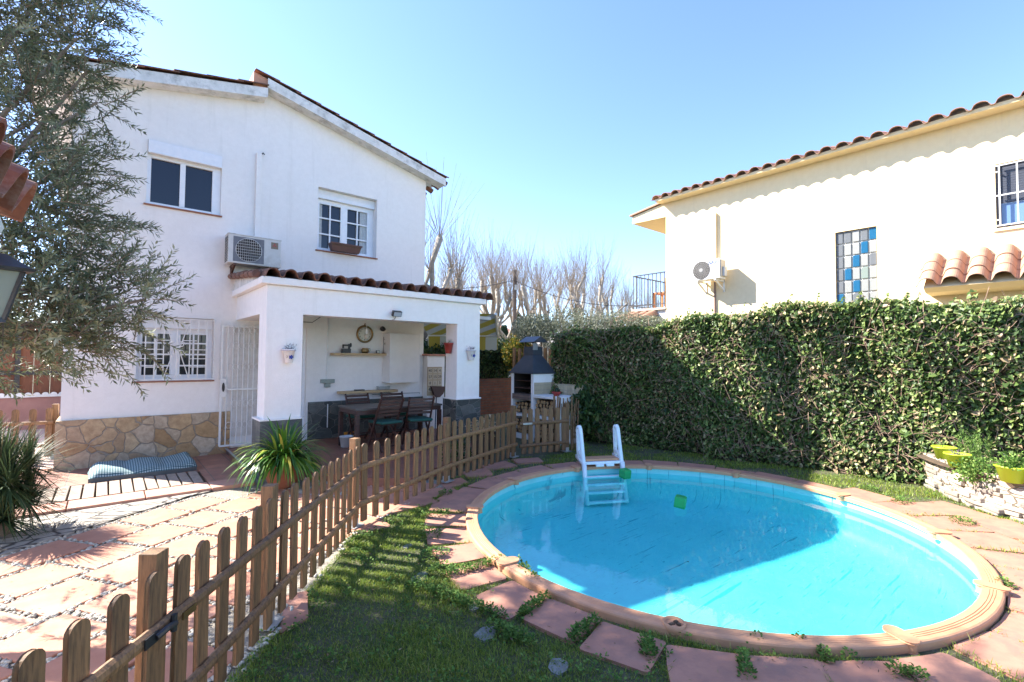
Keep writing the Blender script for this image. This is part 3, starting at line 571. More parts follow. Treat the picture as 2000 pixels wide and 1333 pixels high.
p1 = [o for o in bpy.data.objects if o.name.startswith('picket_fence')][-1]
mb = MB().box(.045, .13, -.046, -.042, .56, .59); mb.build('hasp', brass).parent = p1
fence(FP[1], FP[2], 10, 'picket panel whose shadow falls on the sunny grass left of the pool')
fence(FP[2], FP[3], 10, 'picket panel in front of the porch dining table')
fence(FP[3], FP[4], 11, 'shaded picket panel in front of the right porch pillar and log basket', posts=(True, True))
gt2 = fence(FP[4]+Vector((.06, -.01, 0)), FP[5], 7, 'closed shaded picket gate in front of the barbecue', 'fence_gate', (False, True), ph=.86, rails=(.2, .56))
MB().box(.05, .22, -.05, -.042, .545, .575).build('latch', galv).parent = gt2
fa = onZ(-60, 862); fb = onZ(113, 866)
fa = Vector((-2.75, 10.6, 0)); fb = Vector((-.62, 10.2, 0))
fence(fa, fb, 12, 'sunlit low picket fence left of the white house behind the spiky plant', posts=(False, True), group='far side fences', inset=.06)
# bundle of old stakes tied at the gate end
t = thing('stake_bundle', 'bundle of thin brown stakes standing at the end of the gate by the pool ladder', 'stakes', (6.2, 5.95, 0))
for k in range(22):
    x = 5.98+.48*k/21+random.uniform(-.01, .01); y = 5.98-.16*k/21+random.uniform(-.03, .03)
    MB().tube([(x, y, 0), (x+random.uniform(-.02, .02), y, .45), (x+random.uniform(-.03, .03), y, random.uniform(.82, 1.0))], .012, 6).build('stake', wood, t)
# ---------------------------------------------------------------- the white house
HY = 9.03
def wall_panel(name, mat, parent, x0, x1, z0, prof, holes, y, th, flip=False):
    """wall in plane Y=y, thickness th behind it; prof(x) gives the top; holes are (xa,xb,za,zb,depth)"""
    mb = MB(); xs = sorted({x0, x1, *[h[0] for h in holes], *[h[1] for h in holes], *[p for p in PROFX if x0 < p < x1]})
    for a, b in zip(xs, xs[1:]):
        m = (a+b)/2; hs = sorted([h for h in holes if h[0] <= m <= h[1]], key=lambda h: h[2]); z = z0
        segs = []
        for h in hs: segs.append((z, z, h[2], h[2])); z = h[3]
        segs.append((z, z, prof(a+1e-6), prof(b-1e-6)))
        for za, zb, zc, zd in segs:
            mb.add([(a, y, za), (b, y, zb), (b, y, zd), (a, y, zc)], [(0, 1, 2, 3)]); mb.add([(a, y+th, za), (b, y+th, zb), (b, y+th, zd), (a, y+th, zc)], [(3, 2, 1, 0)])
    for xa, xb, za, zb, dp in holes:
        q = [(xa, za), (xb, za), (xb, zb), (xa, zb)]
        for i in range(4):
            (p, r), (s, t) = q[i], q[(i+1) % 4]; mb.add([(p, y, r), (s, y, t), (s, y+th, t), (p, y+th, r)], [(0, 1, 2, 3)])
    for xx in (x0, x1): mb.add([(xx, y, z0), (xx, y+th, z0), (xx, y+th, prof(xx)), (xx, y, prof(xx))], [(0, 1, 2, 3)])
    return mb.build(name, mat, parent)
LX0, LZ0 = -1.1, onY(210, 150, 8.78).z-.21
RDG = 1.86; lz = lambda x: 5.58+.213*(x+.13)                 # underside of the left verge
rz_ = lambda x: 6.20-.238*(x-1.9)                            # underside of the right verge
PROFX = [RDG]
prof = lambda x: (lz(x) if x < RDG else rz_(x))+.06
house = thing('white_house', 'white two storey stucco house with sandstone plinth and tiled porch', 'house', (2.3, 13, 0))
H1 = (.36, 1.33, 3.92, 4.90, .08); H2 = (2.88, 4.03, 3.60, 4.78, .2); H3 = (.30, 1.29, 1.24, 2.22, .2); HD = (1.86, 2.74, .14, 2.14, .2)
wall_panel('wall', stucco, house, -.49, 5.13, 0, prof, [H1, H2, H3, HD], HY, .3)
sb = MB(); sb.add([(5.13, HY+.3, 0), (5.13, 17, 0), (5.13, 17, 5.47), (5.13, HY+.3, 5.47)], [(0, 1, 2, 3)]); sb.add([(-.49, HY+.3, 0), (-.49, 17, 0), (-.49, 17, 5.5), (-.49, HY+.3, 5.5)], [(3, 2, 1, 0)])
sb.add([(-.49, 17, 0), (5.13, 17, 0), (5.13, 17, 5.47), (RDG, 17, 6.2), (-.49, 17, 5.5)], [(4, 3, 2, 1, 0)]); sb.build('side_wall', stucco, house)
MB().box(-.45, 5.1, HY+1.2, HY+1.25, .2, 5.4).build('room_back', dark, house)
pl = MB(); pl.prism([(-.53, 0), (1.545, 0), (1.545, .72), (-.53, .72)], (0, HY-.045, 0), (1, 0, 0), (0, 0, 1), (0, .044, 0)); pl.box(-.534, -.491, HY-.045, 17, 0, .715); pl.build('stone_plinth', stonewarm, house)
# verges, roof slopes with tiles
vy0, vy1 = 8.78, HY-.002
def verge(name, xa, xb, f, hgt, mat): MB().prism([(xa, f(xa)), (xb, f(xb)), (xb, f(xb)+hgt), (xa, f(xa)+hgt)], (0, vy0, 0), (1, 0, 0), (0, 0, 1), (0, vy1-vy0, 0)).build(name, mat, house, bev=.006)
verge('left_verge', -1.0, 1.93, lz, .15, stucco_dirty); verge('right_verge', 1.935, 5.47, rz_, .15, stucco_dirty)
MB().add([(-1.0, 8.80, lz(-1)+.14), (1.93, 8.80, lz(1.93)+.14), (1.93, 17.2, lz(1.93)+.14), (-1.0, 17.2, lz(-1)+.14)], [(0, 1, 2, 3)]).add([(1.8, 8.80, rz_(1.8)+.14), (5.5, 8.80, rz_(5.5)+.14), (5.5, 17.2, rz_(5.5)+.14), (1.8, 17.2, rz_(1.8)+.14)], [(0, 1, 2, 3)]).build('roof_deck', stucco, house)
sl = math.hypot(1, .213); d = Vector((-1, 0, -.213)); wave_tiles('roof_tiles', barrel, house, (1.94, 8.74, lz(1.94)+.205), (0, 1, 0), d, 8.2, 3.0*sl, .30, .012, .42, lift=.018)
d = Vector((1, 0, -.238)); wave_tiles('roof_tiles', barrel, house, (1.74, 8.76, rz_(1.74)+.205), (0, 1, 0), d, 8.2, 3.80*math.hypot(1, .238), .30, .014, .36, lift=.022)
MB().prism([(1.72, lz(1.72)+.15), (1.94, lz(1.94)+.15), (1.94, rz_(1.94)+.15), (1.72, rz_(1.72)+.15)], (0, 8.82, 0), (1, 0, 0), (0, 0, 1), (0, 8.3, 0)).build('roof_step', M('salmon_render', (.6, .3, .19), rough=.85), house)
eb = MB()
for k in range(22): eb.tube([(5.40, 8.9+k*.3, rz_(5.4)+.13), (5.56, 8.9+k*.3, rz_(5.56)+.10)], .06, 8)
eb.build('eave_tile_ends', barrel, house)

def muntin_window(parent, h, y, cols, rows, box, frame_w=.05, pane=winglass, label=None, split=True, rightw=0):
    xa, xb, za, zb, dp = h; fy = y+dp
    w = MB(); w.box(xa, xa+frame_w, fy-.03, fy+.03, za, zb-box); w.box(xb-frame_w-rightw, xb, fy-.03, fy+.03, za, zb-box); w.box(xa, xb, fy-.028, fy+.028, za, za+frame_w); w.box(xa, xb, fy-.028, fy+.028, zb-box-frame_w, zb-box)
    fo = w.build('window', alu, parent, bev=.003)
    x0, x1, z0, z1 = xa+frame_w, xb-frame_w-rightw, za+frame_w, zb-box-frame_w; m = (x0+x1)/2
    w = MB(); w.box(m-.035, m+.035, fy-.036, fy+.02, z0, z1)
    if cols:
        for s0, s1 in ((x0, m-.035), (m+.035, x1)):
            w.box(s0, s0+.03, fy-.032, fy+.018, z0, z1); w.box(s1-.03, s1, fy-.032, fy+.018, z0, z1); w.box(s0, s1, fy-.031, fy+.018, z0, z0+.035); w.box(s0, s1, fy-.031, fy+.018, z1-.035, z1)
            for c in range(1, cols): x = s0+(s1-s0)*c/cols; w.box(x-.012, x+.012, fy-.03, fy+.01, z0, z1)
            for r in range(1, rows): z = z0+(z1-z0)*r/rows; w.box(s0, s1, fy-.029, fy+.01, z-.012, z+.012)
    w.build('sash', alu, fo)
    MB().add([(x0, fy+.012, z0), (x1, fy+.012, z0), (x1, fy+.012, z1), (x0, fy+.012, z1)], [(0, 1, 2, 3)]).build('pane', pane, fo)
    b = MB(); yb = fy-.09 if dp > .1 else y-.035; b.box(xa+.004, xb-.004, yb, fy+.02, zb-box, zb-.004); b.box(xa+.004, xb-.004, yb-.006, yb+.0, zb-box, zb-box+.03)
    for q in range(3): b.box(xa+.01, xb-.01, yb-.004, yb, zb-box*.3-q*.02, zb-box*.3-q*.02+.012) if dp > .1 else None
    b.build('shutter_box', alu, fo, bev=.004)
    MB().box(xa-.03, xb+.02, y-.03, fy, za-.022, za-.001).build('sill', MATS['terracotta_pot'], fo)
    return fo
w1 = muntin_window(house, H1, HY, 0, 0, .20, rightw=.07)
w2 = muntin_window(house, H2, HY, 2, 3, .17, rightw=.05); w3 = muntin_window(house, H3, HY, 2, 4, .17, pane=winglass)
for (xa, xb, za, zb) in ((2.94, 3.02, 3.68, 4.52), (3.76, 3.92, 3.68, 4.52), ): 
    n2 = 8; MB().add([(xa+(xb-xa)*i/n2, HY+.205+.006*(i % 2), z) for i in range(n2+1) for z in (za, zb)], [(2*i, 2*i+2, 2*i+3, 2*i+1) for i in range(n2)]).build('curtain', curtain, w2)
# brown flower trough on the upper right sill
a_ = onY(643, 493, 8.93); b_ = onY(703, 500, 8.93); t = thing('window_trough', 'brown plastic flower trough with dry earth on the upper right window sill', 'plant trough', ((a_.x+b_.x)/2, 8.93, 3.60)); x0, x1 = a_.x, b_.x
mb = MB(); mb.add([(x0+.04, 8.87, 3.602), (x1-.04, 8.87, 3.602), (x1-.04, 8.99, 3.602), (x0+.04, 8.99, 3.602), (x0, 8.84, 3.74), (x1, 8.84, 3.74), (x1, 9.01, 3.74), (x0, 9.01, 3.74)], [(0, 1, 5, 4), (1, 2, 6, 5), (2, 3, 7, 6), (3, 0, 4, 7), (3, 2, 1, 0)])
mb.box(x0-.008, x1+.008, 8.832, 8.845, 3.725, 3.75); mb.build('trough', MATS['brown_trough'] if 'brown_trough' in MATS else M('brown_trough', (.13, .055, .035), (.1, .04, .028), .6, 9), t); MB().box(x0+.01, x1-.01, 8.846, 9.0, 3.70, 3.728).build('earth', soil, t)
# iron grille in front of the ground floor window
g = MB(); gy = HY-.07
for x in [.30+.99*k/9 for k in range(10)]:
    if k_ok := not (.62 < x < .97): g.bar((x, gy, 1.25), (x, gy, 2.20), .014, .014)
for z in (1.26, 2.19): g.bar((.29, gy-.002, z), (1.31, gy-.002, z), .016, .016)
g.bar((1.38, gy+.07, 1.24), (1.38, gy+.07, 2.21), .018, .018)
for xa, xb, z in ((.30, .62, 1.72), (.97, 1.29, 1.72), (.41, .62, 1.45), (.97, 1.2, 1.45), (.30, .62, 1.58), (.97, 1.29, 1.58), (.55, .72, 1.86), (.86, 1.05, 1.86)): g.bar((xa, gy, z), (xb, gy, z), .012, .012)
for x in (.63, .96): g.bar((x, gy, 1.26), (x, gy, 2.19), .014, .014)
g.bar((.795, gy, 1.26), (.795, gy, 2.19), .012, .012)
for s in (-1, 1):
    g.tube([(.795+s*.16, gy, 1.28), (.795+s*.03, gy, 1.72), (.795+s*.16, gy, 2.17)], .007, 6)
    for zc, dz in ((1.80, 1), (1.68, -1), (1.31, 1)): 
        r = .05 if zc > 1.5 else .03; g.tube([(.795+s*(r+.008+r*math.cos(t)*(1-t/14)), gy-.004, zc+dz*r*math.sin(t)*(1-t/14)) for t in [q*.5 for q in range(14)]], .006, 6)
for x in (.31, 1.28):
    for z in (1.3, 2.15): g.bar((x, gy, z), (x, HY+.02, z), .012, .012)
g.build('window_grille', whitepaint, w3)
# front door with its roller box, and the open security grille folded against the wall
dr = MB(); xa, xb, za, zb, dp = HD; dr.box(xa+.03, xb-.03, HY+.10, HY+.15, za, zb-.2); door = dr.build('door', dirtypaint, house)
q = MB(); q.box(xa, xa+.05, HY+.06, HY+.16, za, zb); q.box(xb-.05, xb, HY+.06, HY+.16, za, zb); q.box(xa, xb, HY+.05, HY+.17, zb-.2, zb); q.build('door_frame', alu, door)
MB().lathe([(.0, .05), (.022, .045), (.028, .02), (.012, .0)], (xb-.1, HY+.10, 1.15), 12, ax=(0, -1, 0)).build('door_knob', brass, door)
sg = thing('security_grille', 'open white barred security door with a black oval lock plate', 'security door', (1.36, 8.98, .1)); gx0, gx1, gz0, gz1, gy = 1.40, 2.02, .17, 2.12, 8.975
g = MB()
for x in (gx0, gx1): g.bar((x, gy, gz0), (x, gy, gz1), .03, .03)
for z in (gz0, gz1, 1.08): g.bar((gx0, gy-.002, z), (gx1, gy-.002, z), .028, .028)
g.build('frame', whitepaint, sg)
for k in range(7):
    x = gx0+.08+k*.077; g = MB(); g.bar((x, gy, gz0), (x, gy, gz1), .014, .014); g.build('bar', whitepaint, sg)
for zc in (.45, .8, 1.4, 1.75, 2.0):
    for x in (gx0+.12, gx0+.2, gx0+.28, gx0+.36, gx0+.44, gx0+.52):
        g = MB()
        for s in (-1, 1): g.tube([(x+s*(.005+.03*math.sin(t)), gy-.008, zc+.05-.05*math.cos(t)) for t in [q*.45 for q in range(9)]], .0035, 5)
        g.build('scroll', whitepaint, sg)
for x, z1 in ((gx0-.005, .95), (gx0+.08, .9)): MB().bar((x, gy-.004, .17), (x, gy-.004, z1), .014, .014).build('lower_bar', whitepaint, sg)
g = MB(); g.box(gx0-.02, gx0+.07, gy-.022, gy-.016, .96, 1.26); b = g.build('lock_plate', whitepaint, sg)
MB().prism([(.02*math.cos(t*PI/8), .075*math.sin(t*PI/8)) for t in range(16)], (gx0+.03, gy-.03, 1.12), (1, 0, 0), (0, 0, 1), (0, .007, 0)).build('lock', black, b)
MB().box(1.56, 2.74, HY-.01, HY-.001, .12, .30).build('door_riser', stucco, house)
# white panelled leaf behind the grille
g = MB(); g.box(1.56, 1.98, HY-.03, HY-.008, .31, 2.10)
for k in range(5): g.box(1.60+k*.078, 1.66+k*.078, HY-.036, HY-.03, .34, 2.06)
g.build('louvred_panel', dirtypaint, house)
# duct above the air conditioner
g = MB().box(1.83, 1.91, HY-.06, HY-.001, 3.6, 5.10); o = g.build('pipe_duct', stucco, house, bev=.004); MB().tube([(1.90, HY-.03, 5.09), (1.93, HY-.05, 5.12), (1.95, HY-.04, 5.10)], .012, 6).build('pipe_end', black, o)

# porch structure
PF = 7.03
def pillar(x0, x1, y1, ztop, sw):
    p = MB().box(x0, x1, PF, y1, ztop-.02, 2.60).build('pillar', stucco, house, bev=.008)
    m = MB(); m.box(x0-sw, x1+.01, PF-.035, y1+.03, .0, ztop-.022); m.build('stone_base', slatepost if x0 < 3 else slate, p, bev=.006)
    m = MB(); m.box(x0-sw-.006, x1+.016, PF-.041, y1+.036, ztop-.022, ztop-.002); m.build('base_ledge', stucco, p)
pillar(1.60, 2.075, 7.42, .79, .05); pillar(4.66, 5.15, 7.40, .92, .03)
m = MB(); m.box(1.602, 5.148, PF+.002, 7.30, 2.222, 2.602); m.build('porch_beam', stucco, house, bev=.006)
m = MB(); m.box(1.602, 1.90, 7.42, HY, 2.224, 2.60); m.build('porch_beam', stucco, house)
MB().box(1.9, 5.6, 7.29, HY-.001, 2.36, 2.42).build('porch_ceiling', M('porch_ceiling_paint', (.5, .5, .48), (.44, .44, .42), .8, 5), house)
m = MB(); m.box(1.52, 5.24, PF-.07, HY-.002, 2.604, 2.70); m.build('canopy_fascia', stucco_dirty if False else stucco, house, bev=.01)
MB().prism([(PF-.05, 2.70), (HY-.001, 2.70), (HY-.001, 2.92), (PF-.05, 2.705)], (1.56, 0, 0), (0, 1, 0), (0, 0, 1), (3.66, 0, 0)).build('roof_bed', stucco_dirty, house)
sd = Vector((0, -1, -.11)); wave_tiles('porch_roof_tiles', barrel, house, (5.40, HY-.01, 2.985), (-1, 0, 0), sd, 3.86, 2.10, .232, .042, .40, lift=.016)
m = MB()
for k in range(6): m.tube([(1.50, 7.2+k*.3, 2.76+.03*k), (1.50, 7.52+k*.3, 2.79+.03*k)], [.055, .045], 8)
m.build('verge_tiles', barrel, house)
# slate skirting on the porch back wall
m = MB(); m.prism([(2.78, .12), (5.12, .12), (5.12, .80), (2.78, .80)], (0, HY-.03, 0), (1, 0, 0), (0, 0, 1), (0, .028, 0)); m.build('slate_skirting', slate, house)
# pier wall at the end of the porch, with tile cap
m = MB().box(5.135, 5.56, 8.86, 9.10, .0, 1.66); pier = m.build('pier_wall', stucco, house, bev=.006)
MB().box(5.10, 5.62, 8.80, 9.14, 1.662, 1.70).build('pier_cap', terra, pier, bev=.005)
t = thing('floodlight', 'small black floodlight mounted on the porch beam', 'floodlight', (3.5, PF, 2.38)); m = MB(); c = onY(775, 613, PF-.08)
m.boxM(Matrix.Translation(c) @ Matrix.Rotation(R(25), 4, 'X') @ Matrix.Diagonal((.15, .06, .085, 1))); o = m.build('housing', black, t, bev=.005)
MB().boxM(Matrix.Translation(c+Vector((0, -.032, -.014))) @ Matrix.Rotation(R(25), 4, 'X') @ Matrix.Diagonal((.125, .004, .066, 1))).build('lens', lens, o)
MB().bar(c+Vector((0, .03, -.02)), (c.x, PF, c.z-.03), .03, .02).tube([(c.x+.02, PF-.01, c.z-.04), (c.x-.01, PF-.02, c.z-.09), (c.x-.04, PF, c.z-.1)], .004, 5).build('bracket', black, t)

# ---------------------------------------------------------------- air conditioners
def ac_house():
    t = thing('air_conditioner', 'old beige air conditioner with square fan grille and name plate on white wall', 'air conditioner', (1.8, 8.85, 3.1))
    x0, x1, y0, y1, z0, z1 = 1.40, 2.18, 8.70, 8.98, 3.12, 3.585
    o = MB().box(x0, x1, y0, y1, z0, z1).build('casing', acpaint, t, bev=.01); MB().box(x0-.006, x1+.006, y0-.006, y1, z1, z1+.012).build('lid', stucco_dirty, o)
    MB().box(x0+.07, x0+.52, y0-.004, y0-.001, z0+.03, z1-.03).build('fan_panel', grille, o)
    g = MB(); cx, cz = x0+.295, (z0+z1)/2
    g.lathe([(.19, 0), (.195, .004), (.19, .006)], (cx, y0-.004, cz), 32, ax=(0, -1, 0)); g.lathe([(.0, .003), (.185, .003)], (cx, y0-.002, cz), 32, ax=(0, -1, 0), mi=1)
    for k in range(9): z = cz-.18+.045*k; w = math.sqrt(max(0, .19**2-(z-cz)**2)); g.tube([(cx-w, y0-.009, z), (cx+w, y0-.009, z)], .003, 5)
    for k in range(13): x = cx-.18+.03*k; w = math.sqrt(max(0, .19**2-(x-cx)**2)); g.tube([(x, y0-.011, cz-w), (x, y0-.011, cz+w)], .0022, 5)
    g.build('fan_guard', [acpaint, dark], o)
    g = MB()
    for k in range(16): g.box(x0-.004, x0-.001, y0+.02, y1-.02, z0+.03+k*.026, z0+.042+k*.026)
    g.build('side_vents', dark, o)
    pm = MB().box(x1-.155, x1-.045, y0-.004, y0-.001, z1-.155, z1-.045).build('name_plate', plate, o)
    g = MB(); c = Vector((x1-.1, y0-.006, z1-.095)); s = .021
    for a in (90, 210, 330):
        d = Vector((math.cos(R(a)), math.sin(R(a)))); e = Vector((math.cos(R(a+30)), math.sin(R(a+30)))); f = Vector((math.cos(R(a-30)), math.sin(R(a-30))))
        g.prism([(0, 0), tuple(e*s), tuple((e+f)*s), tuple(f*s)], c, (1, 0, 0), (0, 0, 1), (0, .0015, 0))
    g.build('emblem', redink, pm)
    for x in (x0+.1, x1-.14): MB().bar((x, HY, z0-.02), (x, y0-.01, z0-.02), .035, .03).bar((x, HY, z0-.16), (x, y0+.04, z0-.03), .03, .03).bar((x, HY-.01, z0-.17), (x, HY-.01, z0), .035, .02).build('bracket', rust, t)
    MB().box(x1, x1+.03, y0+.1, y0+.2, z0+.02, z0+.17).build('valve_cover', acpaint, t, bev=.01)
ac_house()
# ---------------------------------------------------------------- things in the porch
BW = HY-.002
def shelf(name, x0, x1, z, label):
    m = MB().box(x0, x1, BW-.19, BW, z-.045, z); return tag(m.build(name, lightwood, bev=.004, loc=((x0+x1)/2, BW-.1, z-.045)), label, 'shelf', 'floating shelves on the porch wall')
shelf('wall_shelf', 3.16, 4.22, 1.70, 'upper pale wooden wall shelf under the clock'); shelf('wall_shelf', 3.30, 4.46, .98, 'lower pale wooden wall shelf above the dining table')
c = onY(713, 653, BW-.03); t = thing('wall_clock', 'round brass framed wall clock with black numerals', 'clock', c)
m = MB(); m.lathe([(.135, .0), (.165, .0), (.175, .02), (.165, .045), (.145, .048), (.135, .03)], c+Vector((0, .03, 0)), 32, ax=(0, -1, 0)); m.lathe([(.012, -.004), (.02, 0), (.012, .004)], c+Vector((0, -.0, .19)), 10, ax=(0, -1, 0)); fr_ = m.build('frame', brass, t, smooth=True)
m = MB(); m.lathe([(.0, .012), (.140, .012)], c+Vector((0, .03, 0)), 32, ax=(0, -1, 0)); fc = m.build('dial', clockface, t)
for k in range(12):
    a = PI/2-2*PI*(k+1)/12; text_mb(str(k+1), .048, c+Vector((.108*math.cos(a), .014, .108*math.sin(a))), (1, 0, 0), (0, 0, 1)).build('numeral', ink, fc)
MB().bar(c+Vector((0, .008, -.02)), c+Vector((.045, .008, .045)), .009, .003, (0, 1, 0)).bar(c+Vector((0, .006, .02)), c+Vector((.012, .006, -.10)), .006, .003, (0, 1, 0)).build('hands', ink, fc)
# sewing machine, copper jug, small clock, candle stand
def at(px, py): return onY(px, py, BW-.11)
c = at(676, 686); t = thing('toy_sewing_machine', 'small antique black sewing machine on the upper shelf', 'sewing machine', (c.x, c.y, 1.70)); m = MB(); x, y, z = c.x, c.y, 1.701
m.box(x-.08, x+.08, y-.04, y+.04, z, z+.08); m.build('base', black, t, bev=.004); m = MB(); m.box(x+.04, x+.075, y-.02, y+.02, z+.08, z+.17); m.box(x-.07, x+.05, y-.018, y+.018, z+.13, z+.16); m.box(x-.07, x-.045, y-.018, y+.018, z+.085, z+.16); m.build('arm', black, t, bev=.004); MB().lathe([(.0, 0), (.04, 0), (.042, .012), (0, .012)], (x+.078, y, z+.15), 16, ax=(1, 0, 0)).build('hand_wheel', black, t)
c = at(713, 688); m = MB(); m.lathe([(.0, 0), (.05, 0), (.075, .03), (.07, .07), (.055, .095), (.06, .10), (.05, .10), (.05, .06), (0, .05)], (c.x, c.y, 1.701), 18); m.tube([(c.x+.055, c.y, 1.79), (c.x+.10, c.y, 1.79), (c.x+.105, c.y, 1.75), (c.x+.07, c.y, 1.73)], .006, 6)
tag(m.build('copper_jug', brass, smooth=True, loc=(c.x, c.y, 1.7)), 'round copper jug in the middle of the upper shelf', 'jug')
c = at(738, 689); m = MB().box(c.x-.035, c.x+.035, c.y-.02, c.y+.02, 1.701, 1.76); o = m.build('table_clock', black, bev=.004, loc=(c.x, c.y, 1.7)); tag(o, 'tiny square black clock on the upper shelf', 'clock'); MB().box(c.x-.024, c.x+.024, c.y-.0225, c.y-.0205, 1.712, 1.75).build('dial', clockface, o)
c = at(749, 688); t = thing('lantern_stand', 'thin iron stand with a hanging heart shaped ornament on the upper shelf', 'ornament', (c.x, c.y, 1.7)); x, y = c.x, c.y
MB().lathe([(0, 0), (.035, 0), (.03, .01), (.005, .018)], (x, y, 1.701), 12).tube([(x, y, 1.71), (x, y, 2.03)], .005, 6).tube([(x, y, 1.98), (x+.03, y, 1.98), (x+.05, y, 1.96), (x+.05, y, 1.93)], .003, 5).build('stand', rust, t)
h = MB(); h.prism([(0, -.05), (.03, -.01), (.032, .018), (.016, .03), (0, .018), (-.016, .03), (-.032, .018), (-.03, -.01)], (x+.05, y-.006, 1.89), (1, 0, 0), (0, 0, 1), (0, .012, 0)); h.build('heart', brass, t)
# lower shelf things
c = at(704, 765); tag(MB().box(c.x-.11, c.x+.07, BW-.15, BW-.06, .981, 1.003).build('tray', black, bev=.003, loc=(c.x, BW-.1, .98)), 'flat black tray on the lower shelf', 'tray')
c = at(749, 763); m = MB(); m.box(c.x-.11, c.x+.11, BW-.16, BW-.04, .985, 1.04); m.box(c.x-.13, c.x-.11, BW-.14, BW-.06, 1.035, 1.05); m.box(c.x+.11, c.x+.13, BW-.14, BW-.06, 1.035, 1.05)
tag(m.build('wire_basket', galv, bev=.004, loc=(c.x, BW-.1, .98)), 'small grey metal basket with handles on the lower shelf', 'basket')
x0 = onY(745, 775, BW-.1).x; P_ = []; 
m = MB()
for k in range(26): q = Vector((x0+random.uniform(-.1, .12), BW-.2+random.uniform(-.02, .02), .90+random.uniform(-.03, .035))); m.tube([q, q+Vector((random.uniform(-.05, .05), 0, random.uniform(-.02, .02)))], .006, 4)
tag(m.build('green_cord', MATS['green_seat_cushion'], loc=(x0, BW-.2, .87)), 'tangle of dark green cord hanging under the lower shelf', 'cord')
# wall cabinet, lamp, conduits, socket box
t = thing('wall_cabinet', 'tall white cabinet fixed to the porch wall', 'cabinet', (4.75, BW, 1.06)); m = MB()
c0, c1 = 4.14, 4.86
m.box(4.20, 4.86, BW-.33, BW, 1.12, 2.10); o = m.build('body', M('cabinet_white', (.72, .71, .69), (.68, .67, .65), .5, 6, bs=0), t, bev=.005)
MB().box(4.225, 4.84, BW-.334, BW-.331, 1.145, 2.08).build('door_panel', MATS['cabinet_white'], o, bev=.002)
c = onY(748, 643, BW-.12); m = MB(); m.lathe([(.02, -.06), (.045, -.03), (.05, .04), (.03, .06), (0, .06)], c, 14, ax=(-.7, -.7, .1)); m.tube([c, c+Vector((.1, .1, 0))], .012, 6); tag(m.build('spot_lamp', black, smooth=True, loc=c), 'small black spotlight on the wall left of the cabinet', 'lamp')
c = onY(716, 655, 8.0); t = thing('pendant_bulb', 'bare clear glass bulb hanging in front of the clock', 'lamp', (c.x, 8.0, c.z)); MB().tube([(c.x, 8.0, c.z+.06), (c.x, 8.0, 2.36)], .003, 5).tube([(c.x, 8.0, c.z+.02), (c.x, 8.0, c.z+.10)], .018, 8).build('cord', whitepaint, t)
MB().lathe([(0, -.05), (.035, -.035), (.045, 0), (.03, .03), (.012, .05)], (c.x, 8.0, c.z-.02), 14).build('bulb', clearg, t, smooth=True)
t = thing('socket_box', 'grey green electrical socket box with conduit on the porch wall', 'socket box', (3.1, BW, 1.1)); MB().box(2.99, 3.24, BW-.05, BW, 1.14, 1.21).build('box', M('socket_grey', (.28, .33, .29), rough=.5, bs=0), t, bev=.004)
MB().box(3.06, 3.16, BW-.06, BW-.001, 1.06, 1.135).build('switch', MATS['socket_grey'], t, bev=.006); MB().tube([(3.10, BW-.012, 1.21), (3.10, BW-.012, 2.36)], .010, 6).tube([(3.12, BW-.045, .75), (3.12, BW-.045, .32)], .009, 6).build('conduit', whitepaint, t)
MB().tube([(1.9, BW-.012, 2.21), (2.82, BW-.012, 2.21), (2.98, BW-.012, 2.34)], .006, 6); m = MB().tube([(1.95, BW-.012, 2.25), (2.82, BW-.012, 2.25), (2.96, BW-.012, 2.355)], .006, 6); tag(m.build('cable', iron, loc=(2.4, BW, 2.25)), 'thin dark cable running under the porch ceiling above the door', 'cable')
m = MB().tube([(4.0, BW-.01, .89), (4.7, BW-.01, .885), (5.05, BW-.01, .88)], .005, 5).tube([(5.05, BW-.01, .88), (5.05, BW-.01, .86)], .005, 5); tag(m.build('wall_cable', iron, loc=(4.5, BW, .88)), 'thin grey cable above the slate skirting', 'cable')
# perpetual calendar board on the pier
A_ = onY(834, 717, 8.85); B_ = onY(862, 772, 8.85); t = thing('calendar_board', 'tan perpetual calendar board of small number squares on the pier wall', 'calendar', (A_.x, 8.86, B_.z)); m = MB().box(A_.x+.01, B_.x, 8.835, 8.858, B_.z, A_.z); bd_ = m.build('board', tan, t, bev=.003)
w_, h_ = (B_.x-A_.x-.01)/3, (A_.z-B_.z)/4.6
for r in range(4):
    for q in range(3):
        x = A_.x+.01+w_*(q+.5); z = A_.z-h_*(r+.62); o = MB().box(x-w_*.4, x+w_*.4, 8.829, 8.834, z-h_*.4, z+h_*.4).build('number_square', M('square_cream', (.56, .47, .34), rough=.7, bs=0) if 'square_cream' not in MATS else MATS['square_cream'], bd_)
        text_mb(('40', '14', '4', '27', '15', '29', '8', '1', '3', '40', '13', '4')[r*3+q], h_*.62, (x, 8.8275, z), (1, 0, 0), (0, 0, 1)).build('number', ink, o)
x, z = onY(856, 772, 8.8).x, 1.02; x = 5.36; t = thing('dustpan', 'long handled brown dustpan leaning upside down on the pier wall', 'dustpan', (x, 8.8, .12)); 
m = MB(); m.tube([(x-.10, 8.72, .13), (x-.02, 8.82, .82)], .012, 8); m.build('handle', blueh, t)
m = MB(); m.prism([(-.16, .12), (.16, .10), (.11, -.03), (.03, -.10), (-.03, -.10), (-.10, -.03)], (x-.02, 8.80, .90), (1, 0, 0), (0, 0, 1), (0, -.07, 0)); m.build('pan', M('brown_plastic', (.10, .05, .04), rough=.5), t, bev=.01)
